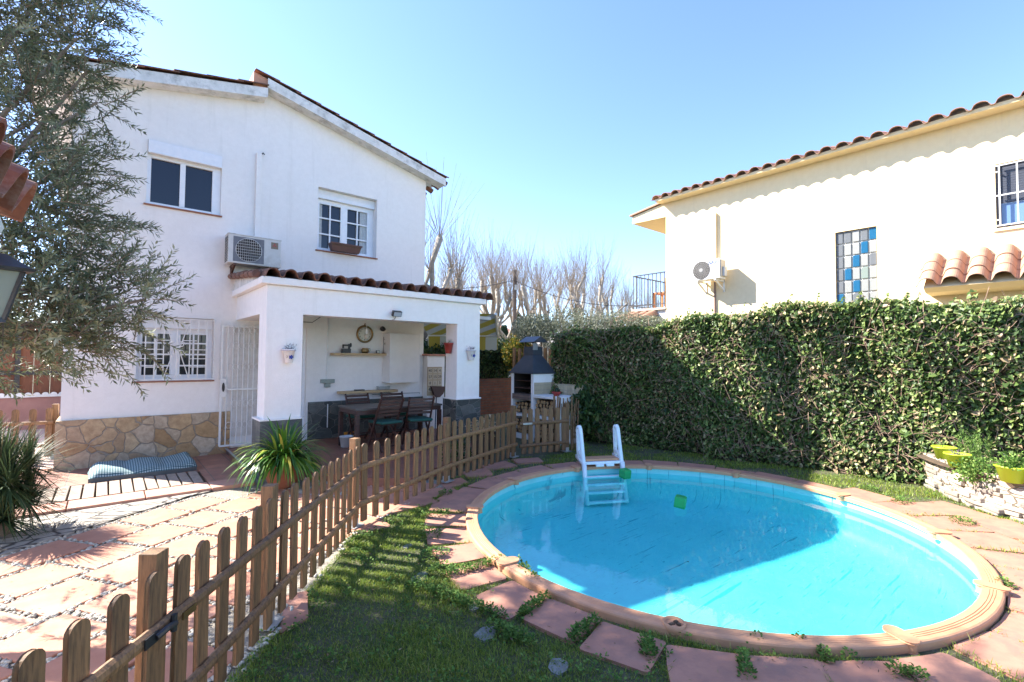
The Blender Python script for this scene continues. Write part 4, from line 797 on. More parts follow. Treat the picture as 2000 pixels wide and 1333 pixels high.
# tubs under the table
tag(MB().box(3.40, 3.62, 8.72, 8.90, .121, .22).build('plastic_crate', yellowp, bev=.01, loc=(3.5, 8.8, .12)), 'small orange plastic crate on the tiles left of the table', 'crate')
x, y = onZ(672, 862, .2).x, onZ(672, 862, .2).y; tag(MB().lathe([(0, 0), (.085, 0), (.11, .17), (.115, .17), (.115, .18), (.10, .18), (.08, .02), (0, .02)], (x, y-.1, .121), 18).build('white_bucket', whitepaint, smooth=True, loc=(x, y-.1, .12)), 'white plastic bucket behind the table leg', 'bucket')
# dining table
TX0, TX1, TY0, TY1, TZ = 3.02, 4.62, 7.42, 8.20, .80
t = thing('dining_table', 'long dark wooden dining table in the porch', 'table', ((TX0+TX1)/2, (TY0+TY1)/2, .12)); MB().box(TX0, TX1, TY0, TY1, TZ-.03, TZ).build('tabletop', tabletop, t, bev=.004)
MB().box(TX0+.02, TX1-.02, TY0+.02, TY1-.02, TZ-.10, TZ-.031).build('apron', darkwood, t)
for x in (TX0+.04, TX1-.04):
    for y in (TY0+.04, TY1-.04): MB().box(x-.032, x+.032, y-.032, y+.032, .121, TZ-.101).build('leg', darkwood, t, bev=.003)
def chair():
    t = thing('folding_chair', '', 'chair'); w = .21
    m = MB()
    for s in (-1, 1): m = MB().bar((s*w, .20, 0), (s*w, -.19, .84), .02, .04, (0, 1, 0)); m.build('back_post', darkwood, t); MB().bar((s*(w-.025), -.22, 0), (s*(w-.025), .19, .43), .02, .038, (0, 1, 0)).build('leg', darkwood, t)
    for k in range(5): z = .80-.058*k; y = -.19+(.84-z)*.464; MB().box(-w+.01, w-.01, y-.008, y+.008, z-.021, z+.021).build('back_slat', darkwood, t, bev=.004)
    for k in range(6): y = -.13+.062*k; MB().box(-w+.02, w-.02, y-.024, y+.024, .415, .432).build('seat_slat', darkwood, t)
    MB().box(-w+.01, w-.01, -.20, .21, .434, .475).build('cushion', greenfab, t, bev=.018)
    MB().bar((-w, .12, .17), (w, .12, .17), .02, .02).build('stretcher', darkwood, t); MB().bar((-w+.02, -.15, .08), (w-.02, -.15, .08), .02, .02).build('stretcher', darkwood, t); return t
ch0 = chair()
for k, (x, y, rz, lb) in enumerate(((3.50, 7.36, .12, 'dark folding chair with green cushion on the near side of the table, left one'), (4.10, 7.36, -.2, 'dark folding chair with green cushion on the near side of the table, right one'),
                                   (3.48, 8.32, PI+.05, 'dark folding chair behind the table nearest the orange crate'), (4.15, 8.32, PI-.04, 'dark folding chair behind the table under the grey basket'))):
    o = ch0 if k == 0 else dup(ch0); o.location = (x, y, .121); o.rotation_euler = (0, 0, rz); o['label'] = lb; o['group'] = 'folding chairs round the porch table'
# wall pots with sprigs
def sprigs(name, c, n, r, h, mat, parent, lw=.02):
    P = []; D = []
    for _ in range(n):
        a = random.uniform(0, 2*PI); e = random.uniform(.15, 1.3); d = Vector((math.cos(a)*math.cos(e), math.sin(a)*math.cos(e), math.sin(e))); q = c+Vector((random.uniform(-r, r)*.6, random.uniform(-r, r)*.3, 0)); ln = random.uniform(.4, 1)*h
        for k in range(7): P.append(q+d*ln*(k+1)/7); D.append(d+Vector(RNG.normal(size=3)*.7))
    return leaves(name, P, D, rdir(len(P)), lw, lw*.45, mat, parent)
def wallpot(c, lb, mat=potw, fl=True, n=(0, -1, 0)):
    t = thing('wall_pot', lb, 'plant pot', c-Vector((0, 0, .1)), 'half round pots on the porch pillars' if fl else None); n = Vector(n); c = c+n*.055
    m = MB(); m.lathe([(0, -.10), (.048, -.10), (.052, -.09), (.075, .06), (.088, .065), (.09, .09), (.078, .09), (.07, .05), (0, .04)], c, 20); o = m.build('pot', mat, t, smooth=True)
    if fl:
        u = Vector((0, 0, 1)).cross(-n); q = c+n*.066+Vector((0, 0, -.02)); f = MB()
        f.prism([((.026+.006*math.cos(5*b))*math.cos(b), (.026+.006*math.cos(5*b))*math.sin(b)) for b in [2*PI*i/24 for i in range(24)]], q+Vector((.01, 0, 0)), (1, 0, 0), (0, 0, 1), n*.004); f.build('painted_flower', blueink, o)
        f = MB()
        for s in (-1, 1): f.tube([q+Vector((s*.045, .012, -.012)), q+Vector((s*.035, .004, .0)), q+Vector((s*.042, .01, .022))], .003, 4)
        f.build('painted_sprig', ink, o); MB().lathe([(.0885, .066), (.0905, .068), (.0885, .070)], c, 20).build('rim_line', blueink, o)
    sprigs('plant', c+Vector((0, 0, .08)), 26 if fl else 8, .08, .10, leaf_pur if fl else leaf_herb, t, .016)
wallpot(onY(562, 695, PF), 'white wall pot with painted blue flower on the left porch pillar'); wallpot(onY(917, 693, PF), 'white wall pot with painted blue flower on the right porch pillar')
wallpot(onX(881, 680, 4.655)+Vector((0, .0, 0)), 'red terracotta pot hanging on the inner side of the right pillar', redpot, False, (-1, 0, 0))

# ---------------------------------------------------------------- mattress and potted plants by the house
A_ = onZ(176, 938, .05); 
def cushion(x0, x1, y0, y1, z0, h, nx=60, ny=26):
    m = MB(); vs = []
    for j in range(ny+1):
        for i in range(nx+1):
            u, v = i/nx, j/ny; e = min(1, 14*min(u, 1-u))**.5*min(1, 6*min(v, 1-v))**.5
            z = z0+.03+e*(h-.03)+.005*math.sin(u*13+v*2)*e+.003*math.sin(u*29-v*6)*e-.02*math.exp(-((u-.33)/.06)**2)*e-.02*math.exp(-((u-.68)/.05)**2)*e+.03*math.exp(-((u-.97)/.08)**2)*e
            vs.append((x0+(x1-x0)*u+.01*math.sin(v*9), y0+(y1-y0)*v+.02*math.sin(u*7), z))
    N = nx+1; m.add(vs, [(j*N+i, j*N+i+1, (j+1)*N+i+1, (j+1)*N+i) for j in range(ny) for i in range(nx)]); return m
t = thing('outdoor_mattress', 'long blue green gingham mattress lying on the slats against the sandstone plinth', 'mattress', (.4, 8.4, .05)); cushion(-.16, .98, 7.90, 8.78, .06, .115).build('top', ging, t, smooth=True)
m = MB(); vs = [(-.155+1.13*u, 7.90+.02*math.sin(u*7), z) for u in [i/30 for i in range(31)] for z in (.047, .10)]; m.add(vs, [(2*i, 2*i+2, 2*i+3, 2*i+1) for i in range(30)]); m.box(-.14, .96, 7.93, 8.76, .047, .085); m.build('underside', greyfab, t)
def strap_plant(name, label, cat, c, pot, n, ln, w, mat, droop, elev=(.1, 1.45), seg=7, h0=.0, spread=.09, group=None):
    t = thing(name, label, cat, c, group); top = c+Vector((0, 0, h0))
    if pot: m = MB(); m.lathe([(r, z) for r, z in pot], c, 28); m.build('pot', potterra, t, smooth=True)
    v, f, rn = [], [], []
    for k in range(n):
        a = random.uniform(0, 2*PI); e = random.uniform(*elev); l = ln*random.uniform(.65, 1.1)
        d = (math.cos(a)*math.cos(e), math.sin(a)*math.cos(e), math.sin(e)); strap(v, f, rn, top+Vector((math.cos(a)*spread*random.random(), math.sin(a)*spread*random.random(), 0)), d, None, l, w*random.uniform(.7, 1.15), droop*random.uniform(.6, 1.3), seg, random.random()**1.3)
    raw('leaves', v, f, rn, mat, t); return t
c = Vector((1.70, 6.42, 0)); strap_plant('potted_lily_plant', 'large dark green strap leaved plant in a round terracotta pot beside the porch', 'potted plant', c, [(0, .0), (.13, .0), (.17, .06), (.205, .18), (.20, .26), (.185, .29), (.195, .31), (.18, .31), (.16, .26), (0, .25)], 360, .62, .050, leaf_strap, .29, (.45, 1.5), 9, .30, .14)
# spiky plant at the left edge
c = onD(-2, 868, 4.3); c.z = -.20; t = strap_plant('spiky_dasylirion', 'big shaggy spiky grass tree plant at the left edge in front of the fence', 'spiky plant', c, None, 760, .52, .018, leaf_yucca, .09, (-.9, 1.5), 5, .72, .08)
MB().tube([c, c+Vector((.02, 0, .4)), c+Vector((0, 0, .8))], [.12, .10, .11], 10).build('trunk', bark_ol, t)
for dx, dy, dz, s in ((.18, .10, .05, .8), (-.1, .1, .25, .8), (.1, -.2, -.05, .9), (.05, -.1, -.35, 1.0), (.2, 0, -.25, .9)):
    v, f, rn = [], [], []
    for k in range(230):
        a = random.uniform(0, 2*PI); e = random.uniform(-.6, 1.5); d = (math.cos(a)*math.cos(e), math.sin(a)*math.cos(e), math.sin(e)); strap(v, f, rn, c+Vector((dx, dy, .72+dz)), d, None, .46*s*random.uniform(.7, 1.1), .015, .10, 6, random.random())
    raw('leaf_rosette', v, f, rn, leaf_yucca, t)
# ---------------------------------------------------------------- ivy hedge along the right side
HA, HB, HT = Vector((7.02, 7.0, 0)), Vector((8.98, -.6, 0)), 2.38
hd = (HB-HA).normalized(); hn = Vector((hd.y, -hd.x, 0)); hn = hn if hn.x < 0 else -hn; HLn = (HB-HA).length
def hedge_off(s, z): return .10*math.sin(s*2.1+1)+.07*math.sin(z*3.2+s*1.3)+.05*math.sin(s*6.3+z*2)+(.12*max(0, 1-z/.5) if s > 3 else -.12*max(0, 1-z/.6))
def hedge_top(s): return HT+.05*math.sin(s*1.7)+.03*math.sin(s*4.9)-.15*max(0, 1-s/.5)**2-.26/(1+math.exp((s-2.2)*6))+.04*(s > 4)
hedge = thing('ivy_hedge', 'tall dense ivy covered hedge wall behind the swimming pool', 'hedge', (HA+HB)/2)
mb = MB(); NS, NZ = 70, 16; vs = []
for i in range(NS+1):
    s = HLn*i/NS
    for j in range(NZ+1): z = hedge_top(s)*j/NZ-.05; vs.append(HA+hd*s+hn*(hedge_off(s, z)-.05)+Vector((0, 0, max(0, z))))
    for w in (.3, .6): vs.append(HA+hd*s-hn*w+Vector((0, 0, hedge_top(s)-.06)))
    vs.append(HA+hd*s-hn*.62)
m_ = NZ+4; mb.add(vs, [(i*m_+j, (i+1)*m_+j, (i+1)*m_+j+1, i*m_+j+1) for i in range(NS) for j in range(m_-1)]+[tuple(range(m_)), tuple(range(NS*m_+m_-1, NS*m_-1, -1))])
mb.build('inner_growth', M('dead_inner_ivy', (.075, .05, .032), (.035, .026, .018), .95, 22, bs=.8, bd=.03), hedge)
def hedge_pts(n, lay=.09):
    s = RNG.uniform(-.05, HLn, n); z = RNG.uniform(0.02, 1, n); P = []; N = []
    for a, b in zip(s, z):
        a = max(a, 0); zz = b*(hedge_top(a)); P.append(HA+hd*a+hn*(hedge_off(a, zz)+random.uniform(-lay, lay*.6)+(.0 if b < .97 else -.05))+Vector((0, 0, zz))); N.append(hn)
    return P, N
P, N = hedge_pts(56000); nt_ = 9000
for _ in range(nt_): s = random.uniform(0, HLn); w = random.uniform(-.03, .6); P.append(HA+hd*s-hn*w+Vector((0, 0, hedge_top(s)+random.uniform(-.05, .07)*(1 if w < .4 else .5)))); N.append(Vector((0, 0, 1)))
for _ in range(2600): w = random.uniform(0, .6); P.append(HA-hd*random.uniform(-.04, .07)-hn*w+Vector((0, 0, random.uniform(.02, HT-.2)))); N.append(-hd)
for _ in range(70):                                              # loose shoots above the top
    s = random.uniform(0, HLn); q = HA+hd*s-hn*random.uniform(0, .3)+Vector((0, 0, hedge_top(s))); d = Vector((random.uniform(-.5, .5), random.uniform(-.5, .5), 1)).normalized(); l = random.uniform(.08, .26)
    for k in range(9): P.append(q+d*l*k/8); N.append(d.cross(Vector((random.random(), random.random(), .1))))
P = np.array([tuple(p) for p in P]); N = np.array([tuple(p) for p in N]); D = N*.25+RNG.normal(size=N.shape)*.6+np.array([0, 0, -.55]); NN = N*.3+np.array([-.46, .65, .6])+RNG.normal(size=N.shape)*.42
patch = .5+.5*np.sin(P[:, 1]*1.9+P[:, 2]*2.3)*np.sin(P[:, 1]*.8-P[:, 2]*3.1); topy = np.clip((P[:, 2]-2.25)/.2, 0, 1)
rn = np.clip(RNG.beta(2, 2.6, len(P))*.85+.16*patch-.08+.22*topy*RNG.random(len(P)), 0, .90); dead = RNG.random(len(P)) < (.10+.16*(patch < .35)); rn[dead] = RNG.uniform(.88, 1, dead.sum())
big = np.where(RNG.random(len(P)) < .05, 1.6, 1.)
leaves('leaves', P, D, NN, RNG.uniform(.026, .068, len(P))*big, RNG.uniform(.026, .064, len(P))*big, leaf_ivy, hedge, 'ivy', rn)
mb = MB()
for _ in range(1350):
    s = random.uniform(0, HLn-.2); z = random.uniform(.05, HT-.2); l = random.uniform(.12, .5); a = random.uniform(-1.2, 1.9); pts = []
    for k in range(4): t = k/3; ss = s+math.cos(a)*l*t; zz = z+math.sin(a)*l*t+.03*math.sin(t*5); pts.append(HA+hd*ss+hn*(hedge_off(ss, zz)+.03+random.uniform(-.02, .04))+Vector((0, 0, max(.02, zz))))
    mb.tube(pts, random.uniform(.0018, .005), 4, cap=False)
mb.build('stems', twigm, hedge); mb = MB()
q = [onD(*p, 6.9) for p in ((1795, 870), (1803, 845), (1800, 830), (1806, 812))]; 

# ---------------------------------------------------------------- cream house behind the hedge
YX = 11.5; yh = thing('cream_house', 'cream stucco house with terracotta eaves behind the ivy hedge', 'house', (14, 3, 0)); EZ = onX(1291.7, 391, YX-.33).z; YL = 7.2; YR = -4.
gbw = [onX(*p, YX) for p in ((1631, 455), (1712, 443), (1713, 592))]; G0, G1, GZ1, GZ0 = gbw[1].y, gbw[0].y, gbw[0].z, gbw[2].z-.0
bwn = [onX(*p, YX) for p in ((1943, 322), (1947, 447))]; B1 = bwn[0].y; B0 = B1-1.15; BZ1 = bwn[0].z; BZ0 = bwn[1].z
GZ0 = GZ1-1.85
def xwall(y0, y1, z0, z1, holes):
    mb = MB(); ys = sorted({y0, y1, *[h[0] for h in holes], *[h[1] for h in holes]})
    for a, b in zip(ys, ys[1:]):
        m = (a+b)/2; z = z0
        for h in sorted([h for h in holes if h[0] <= m <= h[1]], key=lambda h: h[2])+[(0, 0, z1, 0)]:
            mb.add([(YX, a, z), (YX, b, z), (YX, b, h[2]), (YX, a, h[2])], [(3, 2, 1, 0)]); z = h[3]
    for ya, yb, za, zb in holes:
        q = [(ya, za), (yb, za), (yb, zb), (ya, zb)]
        for i in range(4): (p, r), (s, t) = q[i], q[(i+1) % 4]; mb.add([(YX, p, r), (YX, s, t), (YX+.16, s, t), (YX+.16, p, r)], [(3, 2, 1, 0)])
    return mb
mb = xwall(YR, YL, 0, EZ+.1, [(G0, G1, GZ0, GZ1), (B0, B1, BZ0, BZ1)]); mb.box(YX+.17, YX+6, YL-.2, YL, 0, EZ+.1); mb.box(YX+.17, YX+6, YR, YR+.2, 0, EZ+.1); mb.build('wall', ystucco, yh)
mb = MB(); mb.prism([(0, 0), (.34, 0), (.34, .10), (.26, .18), (0, .18)], (YX-.0, 0, EZ), (-1, 0, 0), (0, 0, 1), (0, 0, 0)) if False else None
MB().prism([(YX-.31, EZ), (YX+.1, EZ), (YX+.1, EZ+.16), (YX-.31, EZ+.07)], (0, YR, 0), (1, 0, 0), (0, 0, 1), (0, YL+.12-YR, 0)).build('eave', ystucco, yh, bev=.008)
wave_tiles('roof_tiles', barrel_l, yh, (YX+1.6, YR, EZ+.62), (0, 1, 0), (-1, 0, -.27), YL+.22-YR, 2.06, .285, .036, .42, lift=.016)
MB().add([(YX+1.5, YR, EZ+.55), (YX+1.5, YL+.1, EZ+.55), (YX+5, YL+.1, EZ+1.4), (YX+5, YR, EZ+1.4)], [(0, 1, 2, 3)]).build('roof_back', rooff, yh)
# balcony roof, slab, railing, chair
c0 = onX(1235, 438, YX); mb = MB(); zt = onX(1235, 424, YX).z
mb.prism([(YL+.001, onX(1300, 424, YX).z), (c0.y, c0.z), (c0.y, zt), (YL+.001, EZ+.02)], (YX, 0, 0), (0, 1, 0), (0, 0, 1), (2.2, 0, 0)); br = mb.build('balcony_roof', ystucco, yh); MB().prism([(YL+.05, EZ+.03), (c0.y+.06, zt+.01), (c0.y+.06, zt+.05), (YL+.05, EZ+.08)], (YX-.06, 0, 0), (0, 1, 0), (0, 0, 1), (2.3, 0, 0)).build('roof_edge_tiles', barrel_l, br)
bz = onX(1300, 600, YX).z; by1 = onX(1236, 605, YX).y; bt = onX(1238, 540, YX).z
bl = MB().box(YX-.02, YX+2.2, YL+.001, by1+.03, bz-.06, bz).build('balcony_floor', M('balcony_slab', (.5, .42, .34), (.4, .3, .25), .8), yh)
MB().box(YX+.05, YX+2.1, YL+.001, by1-.1, 0, bz-.061).build('lower_wall', stucco, yh)
q0, q1 = onX(1210, 637, YX-.5), onX(1243, 608, YX); wave_tiles('lean_to_tiles', barrel_l, yh, (YX+.1, YL+.25, bz-.09), (0, 1, 0), (-1, 0, -.35), 1.1, 1.2, .28, .045, .4)
rl = thing('balcony_railing', 'black iron balcony railing of the cream house', 'railing', (YX, 7.8, bz))
mb = MB().bar((YX+.03, YL, bt), (YX+.03, by1, bt), .05, .025).bar((YX+.03, by1, bt-.0), (YX+2.0, by1, bt-.0), .05, .025).bar((YX+.03, YL, bz+.1), (YX+.03, by1, bz+.1), .03, .02).bar((YX+.03, by1, bz+.1), (YX+2, by1, bz+.1), .03, .02); mb.build('rails', iron, rl)
for k in range(9): y = YL+.06+(by1-YL-.06)*k/8; MB().bar((YX+.03, y, bz+.02), (YX+.03, y, bt), .016, .016).build('baluster', iron, rl)
for k in range(1, 15): x = YX+.03+1.95*k/14; MB().bar((x, by1, bz+.02), (x, by1, bt), .016, .016).build('baluster', iron, rl)
t = thing('balcony_chair', 'orange wooden chair standing on the balcony', 'chair', (YX+.5, YL+.5, bz)); cx, cy = YX+.45, YL+.35
for sx in (-.2, .2):
    MB().box(cx+sx-.02, cx+sx+.02, cy-.2, cy-.16, bz+.001, bz+.85).build('leg', orangew, t); MB().box(cx+sx-.02, cx+sx+.02, cy+.16, cy+.2, bz+.001, bz+.45).build('leg', orangew, t)
MB().box(cx-.22, cx+.22, cy-.2, cy+.22, bz+.42, bz+.46).build('seat', orangew, t)
for k in range(4): MB().box(cx-.19, cx+.19, cy-.19, cy-.17, bz+.52+.09*k, bz+.58+.09*k).build('back_slat', orangew, t)
# glass block window
gwf = MB().box(YX+.06, YX+.14, G0+.004, G1-.004, GZ0, GZ1-.004).build('glass_block_window', M('block_mortar', (.6, .56, .48), rough=.8, bs=0), yh); rows = 7; cw = (G1-G0)/5; ch = 1.28/5
pat = ['scccb', 'ccccC', 'sccBc', 'csBcc', 'cBcgc', 'csBcc', 'cccBc']; pat = ['Sscsb', 'scCBc', 'scBcs', 'sBcgc', 'scBcc', 'Bcscc', 'cscsc']
for r in range(7):
    for k in range(5):
        y1 = G1-cw*k-.012; y0 = G1-cw*(k+1)+.012; z1 = GZ1-ch*r-.012; z0 = z1-ch+.024; mt = {'s': gb_smoke, 'S': gb_smoke, 'c': gb_clear, 'C': gb_clear, 'b': gb_blue, 'B': gb_blue, 'g': gb_green}[pat[r][k]]
        MB().box(YX+.035, YX+.062, y0, y1, max(z0, GZ0), z1).build('glass_block', mt, gwf, bev=.008)
# barred window
bf = MB(); dw = M('dark_brown_frame', (.06, .05, .055), rough=.5, bs=0)
for a in ((B0, B0+.06, BZ0, BZ1), (B1-.06, B1, BZ0, BZ1), (B0, B1, BZ0, BZ0+.06), (B0, B1, BZ1-.05, BZ1)): bf.box(YX+.02+.001*len(bf.f), YX+.08, *a)
bw = bf.build('window', dw, yh); MB().box(YX+.07, YX+.075, B0+.06, B1-.06, BZ0+.06, BZ0+.42).build('pane', glassmat('painted_sky_glass', (.12, .2, .36), .1), bw)  # sky reflection painted in as the pane's blue base colour
mb = MB()
for k in range(17): mb.box(YX+.045, YX+.06, B0+.06, B1-.06, BZ0+.42+.042*k, BZ0+.458+.042*k)
mb.build('roller_shutter', M('shutter_slats', (.05, .055, .075), rough=.5, bs=0), bw)
mb = MB()
for k in range(6): y = B0+.05+(B1-B0-.1)*k/5; mb.bar((YX-.03, y, BZ0+.03), (YX-.03, y, BZ1-.03), .02, .02)
for z in (BZ0+.04, (BZ0+BZ1)/2, BZ1-.04): mb.bar((YX-.032, B0+.03, z), (YX-.032, B1-.01, z), .02, .02)
for z in (BZ0+.14, BZ1-.14): mb.bar((YX-.03, B1-.02, z), (YX+.03, B1-.02, z), .02, .02)
mb.build('window_bars', whitepaint, bw); MB().box(YX-.03, YX+.04, B0-.04, B1+.04, BZ0-.05, BZ0-.002).build('sill', ystucco, bw)
# small tiled canopy over a lower opening
CY = onX(1787, 567, YX-.75).y; cz = onX(1790, 560, YX-.72).z; cn = thing('tiled_canopy', 'small canopy of pale barrel tiles on the cream house wall', 'canopy', (YX-.4, CY-1.5, cz))
wave_tiles('barrel_tiles', barrel_l, cn, (YX, CY-3.4, cz+.62), (0, 1, 0), (-1, 0, -.78), 3.4, .92, .31, .055, .31, lift=.02, seg=14); MB().prism([(YX, cz-.12), (YX-.5, cz-.10), (YX-.66, cz-.03), (YX, cz+.48)], (0, CY-3.3, 0), (1, 0, 0), (0, 0, 1), (0, 3.2, 0)).build('support', ystucco, cn)
# air conditioner with its drain pipe
a0, a1 = onX(1352, 549, YX-.46), onX(1404, 544, YX-.46); az1 = onX(1406, 504, YX-.46).z; az0 = a1.z+.01; ay0, ay1 = a1.y-.02, a0.y+.0
t = thing('air_conditioner', 'white air conditioner with round fan and blue lettering on cream wall', 'air conditioner', (YX-.3, (ay0+ay1)/2, az0)); o = MB().box(YX-.46, YX-.16, ay0, ay1, az0, az1).build('casing', acwhite, t, bev=.012)
fy, fz, fr = ay1-.24, (az0+az1)/2, .215; g = MB(); g.lathe([(0, .003), (fr, .003), (fr+.012, .001)], (YX-.46, fy, fz), 32, ax=(-1, 0, 0)); 
gd = g.build('fan_recess', M('fan_grey', (.08, .07, .06), rough=.6, bs=0), o); g = MB()
for k in range(26): a = 2*PI*k/26; g.tube([(YX-.468, fy+.05*math.cos(a), fz+.05*math.sin(a)), (YX-.470, fy+fr*math.cos(a+.25), fz+fr*math.sin(a+.25))], .0035, 4)
for r in (.09, .13, .17, .21): g.tube([(YX-.469, fy+r*math.cos(q), fz+r*math.sin(q)) for q in [2*PI*i/24 for i in range(25)]], .003, 4)
g.lathe([(.05, 0), (.048, .01), (0, .012)], (YX-.466, fy, fz), 16, ax=(-1, 0, 0)); g.build('fan_guard', M('fan_guard_grey', (.30, .29, .27), rough=.5, bs=0), o)
text_mb('BAXI', .12, (YX-.463, ay0+.15, az1-.085), (0, -1, 0), (0, 0, 1), .006).build('lettering', navyink, o)
MB().box(YX-.44, YX-.2, ay0-.02, ay0-.001, az0+.04, az1-.04).build('side_panel', M('ac_side', (.55, .5, .42), rough=.6, bs=0), o, bev=.004); MB().box(YX-.36, YX-.22, ay0-.07, ay0-.021, az0+.05, az0+.28).build('valve_cover', acpaint, o, bev=.01)
for y in (ay0+.12, ay1-.12): MB().bar((YX, y, az0-.025), (YX-.46, y, az0-.025), .04, .03).bar((YX-.0, y, az0-.26), (YX-.4, y, az0-.04), .035, .03).bar((YX-.012, y, az0-.28), (YX-.012, y, az0), .04, .02).build('bracket', acwhite, t)
pz = onX(1395, 418, YX).z; py = onX(1395, 418, YX-.04).y; MB().box(YX-.07, YX-.001, py-.05, py+.05, az1-.1, pz).build('pipe_duct', ystucco, yh, bev=.004)
tag(MB().tube([(YX-.03, py, az0-.02), (YX-.03, py, .5)], .022, 8).build('drain_pipe', M('brown_pipe', (.22, .14, .12), rough=.6, bs=0), loc=(YX-.03, py, .5)), 'thin brown drain pipe below the white air conditioner', 'pipe')

# ---------------------------------------------------------------- barbecue with log store
BX = 6.40; b0, b1, b2 = 7.62, 6.94, 6.26; t = thing('brick_barbecue', 'white masonry barbecue with dark sheet metal hood and log store', 'barbecue', (6.7, 6.95, 0)); hz = 1.34
mb = MB(); mb.box(BX, BX+.58, b0-.07, b0, 0, hz); mb.box(BX+.05, BX+.58, b1+.005, b0-.071, .0, .10); bb = mb.build('side_wall', stucco, t, bev=.004); mb = MB(); mb.box(BX, BX+.58, b1-.0, b1+.07, 0, hz); mb.build('side_wall', stucco, t, bev=.004)
MB().box(BX+.5, BX+.575, b1+.071, b0-.071, .1, hz).box(BX+.02, BX+.499, b1+.0705, b1+.075, .912, hz).box(BX+.02, BX+.499, b0-.075, b0-.0705, .912, hz).box(BX+.02, BX+.5, b1+.076, b0-.076, hz-.03, hz-.02).build('firebox', soot, t); MB().box(BX-.03, BX+.5, b1+.071, b0-.071, .80, .91).build('grate_ledge', ledgeb, t, bev=.004); MB().box(BX+.02, BX+.45, b1+.08, b0-.08, 1.02, 1.035).box(BX+.02, BX+.45, b1+.08, b0-.08, 1.17, 1.18).build('grill_rack', rust, t)
MB().box(BX, BX+.55, b2, b1-.001, .86, .91).build('counter', stucco, t, bev=.004); MB().box(BX, BX+.55, b2, b2+.06, 0, .859).build('counter_support', stucco, t, bev=.004); MB().box(BX, BX+.55, b2+.061, b1-.002, .46, .51).build('log_shelf', stucco, t); MB().box(BX, BX+.5, b1+.071, b0-.071, .46, .51).build('log_shelf', stucco, t)
MB().box(BX+.56, BX+.60, b2-.1, b1-.002, .0, 1.12).build('tiled_splashback', creamtile, t); MB().box(BX+.02, BX+.58, b1-.012, b1-.002, .92, 1.15).build('tiled_side', creamtile, t)
def frus(mb, x0, x1, y0, y1, z0, X0, X1, Y0, Y1, z1): return mb.add([(x0, y0, z0), (x1, y0, z0), (x1, y1, z0), (x0, y1, z0), (X0, Y0, z1), (X1, Y0, z1), (X1, Y1, z1), (X0, Y1, z1)], [(0, 1, 5, 4), (1, 2, 6, 5), (2, 3, 7, 6), (3, 0, 4, 7), (4, 5, 6, 7), (3, 2, 1, 0)])
x0, x1, y0, y1 = BX-.03, BX+.60, b1-.02, b0+.03; n0, n1, m0, m1 = BX+.17, BX+.42, b1+.20, b0-.22
mb = frus(MB(), x0, x1, y0, y1, hz, n0, n1, m0, m1, hz+.36); frus(mb, x0-.006, x1+.006, y0-.006, y1+.006, hz-.02, x0-.006, x1+.006, y0-.006, y1+.006, hz+.004); mb.box(n0-.01, n1+.01, m0-.01, m1+.01, hz+.36, hz+.53); mb.build('hood', hoodm, t)
mb = MB()
for x in (n0, n1-.02):
    for y in (m0, m1-.02): mb.box(x, x+.02, y, y+.02, hz+.53, hz+.64)
mb.build('chimney_grid', rust, t); mx_, my_ = (n0+n1)/2, (m0+m1)/2
MB().add([(n0-.08, m0-.1, hz+.62), (n1+.08, m0-.1, hz+.62), (n1+.08, m1+.1, hz+.62), (n0-.08, m1+.1, hz+.62), (mx_, m0-.1, hz+.74), (mx_, m1+.1, hz+.74)], [(0, 4, 5, 3), (1, 2, 5, 4), (0, 1, 4), (2, 3, 5), (0, 3, 2, 1)]).build('chimney_cap', hoodm, t); MB().box(n0-.02, n0+.1, m0-.03, m0-.012, hz+.46, hz+.60).build('mirror_plate', galv, t)
ends = []
def log(x, y, z, r, ln): 
    m = MB(); n = 9; off = random.random()*6; prof_ = [r*(1+.08*math.sin(k*2.3+off)) for k in range(n)]; vs = []
    for xx in (x, x+ln): vs += [(xx, y+prof_[k]*math.cos(2*PI*k/n), z+prof_[k]*math.sin(2*PI*k/n)) for k in range(n)]
    m.add(vs, [(k, (k+1) % n, n+(k+1) % n, n+k) for k in range(n)]); m.add(vs, [tuple(reversed(range(n))), tuple(range(n, 2*n))], 1); o = m.build('firewood_log', [logbark, logend], loc=(x, y, z-r)); return o
LG = [((b1+.075, b0-.075), .515, .795, 'round cut log in the open stack under the barbecue grate'), ((b2+.065, b1-.005), .515, .855, 'round cut log in the upper stack under the barbecue counter'),
      ((b2+.065, b1-.005), .002, .455, 'round cut log in the lower stack under the barbecue counter'), ((b1+.075, b0-.075), .105, .455, 'round cut log in the low stack below the barbecue firebox')]
for (ya, yb), za, zb, lb in LG:
    z = za+.045; row = 0
    while z < zb-.03:
        y = ya+.045+(row % 2)*.04
        while y < yb-.03:
            r = random.uniform(.030, .044); tag(log(BX+random.uniform(.02, .08), y, z+random.uniform(-.004, .006), r, .34), lb, 'log', 'logs stacked in the barbecue: '+lb.split(' in the ')[1]); y += .083+random.uniform(0, .01)
        z += .073; row += 1
c = onX(1087, 762, BX+.22); c.z = .911; m = MB(); m.lathe([(0, 0), (.05, 0), (.095, .07), (.10, .085), (.088, .08), (.05, .03), (0, .03)], c, 20); t = thing('cactus_bowl', 'red bowl with a small green cactus on the barbecue counter', 'plant pot', c); m.build('bowl', redpot, t, smooth=True)
m = MB(); m.lathe([(0, .03), (.035, .06), (.04, .11), (.025, .15), (0, .16)], c, 10); m.lathe([(0, .05), (.02, .08), (.02, .12), (0, .14)], c+Vector((.02, -.05, 0)), 8); m.build('cactus', leaf_hedge, t, smooth=True)
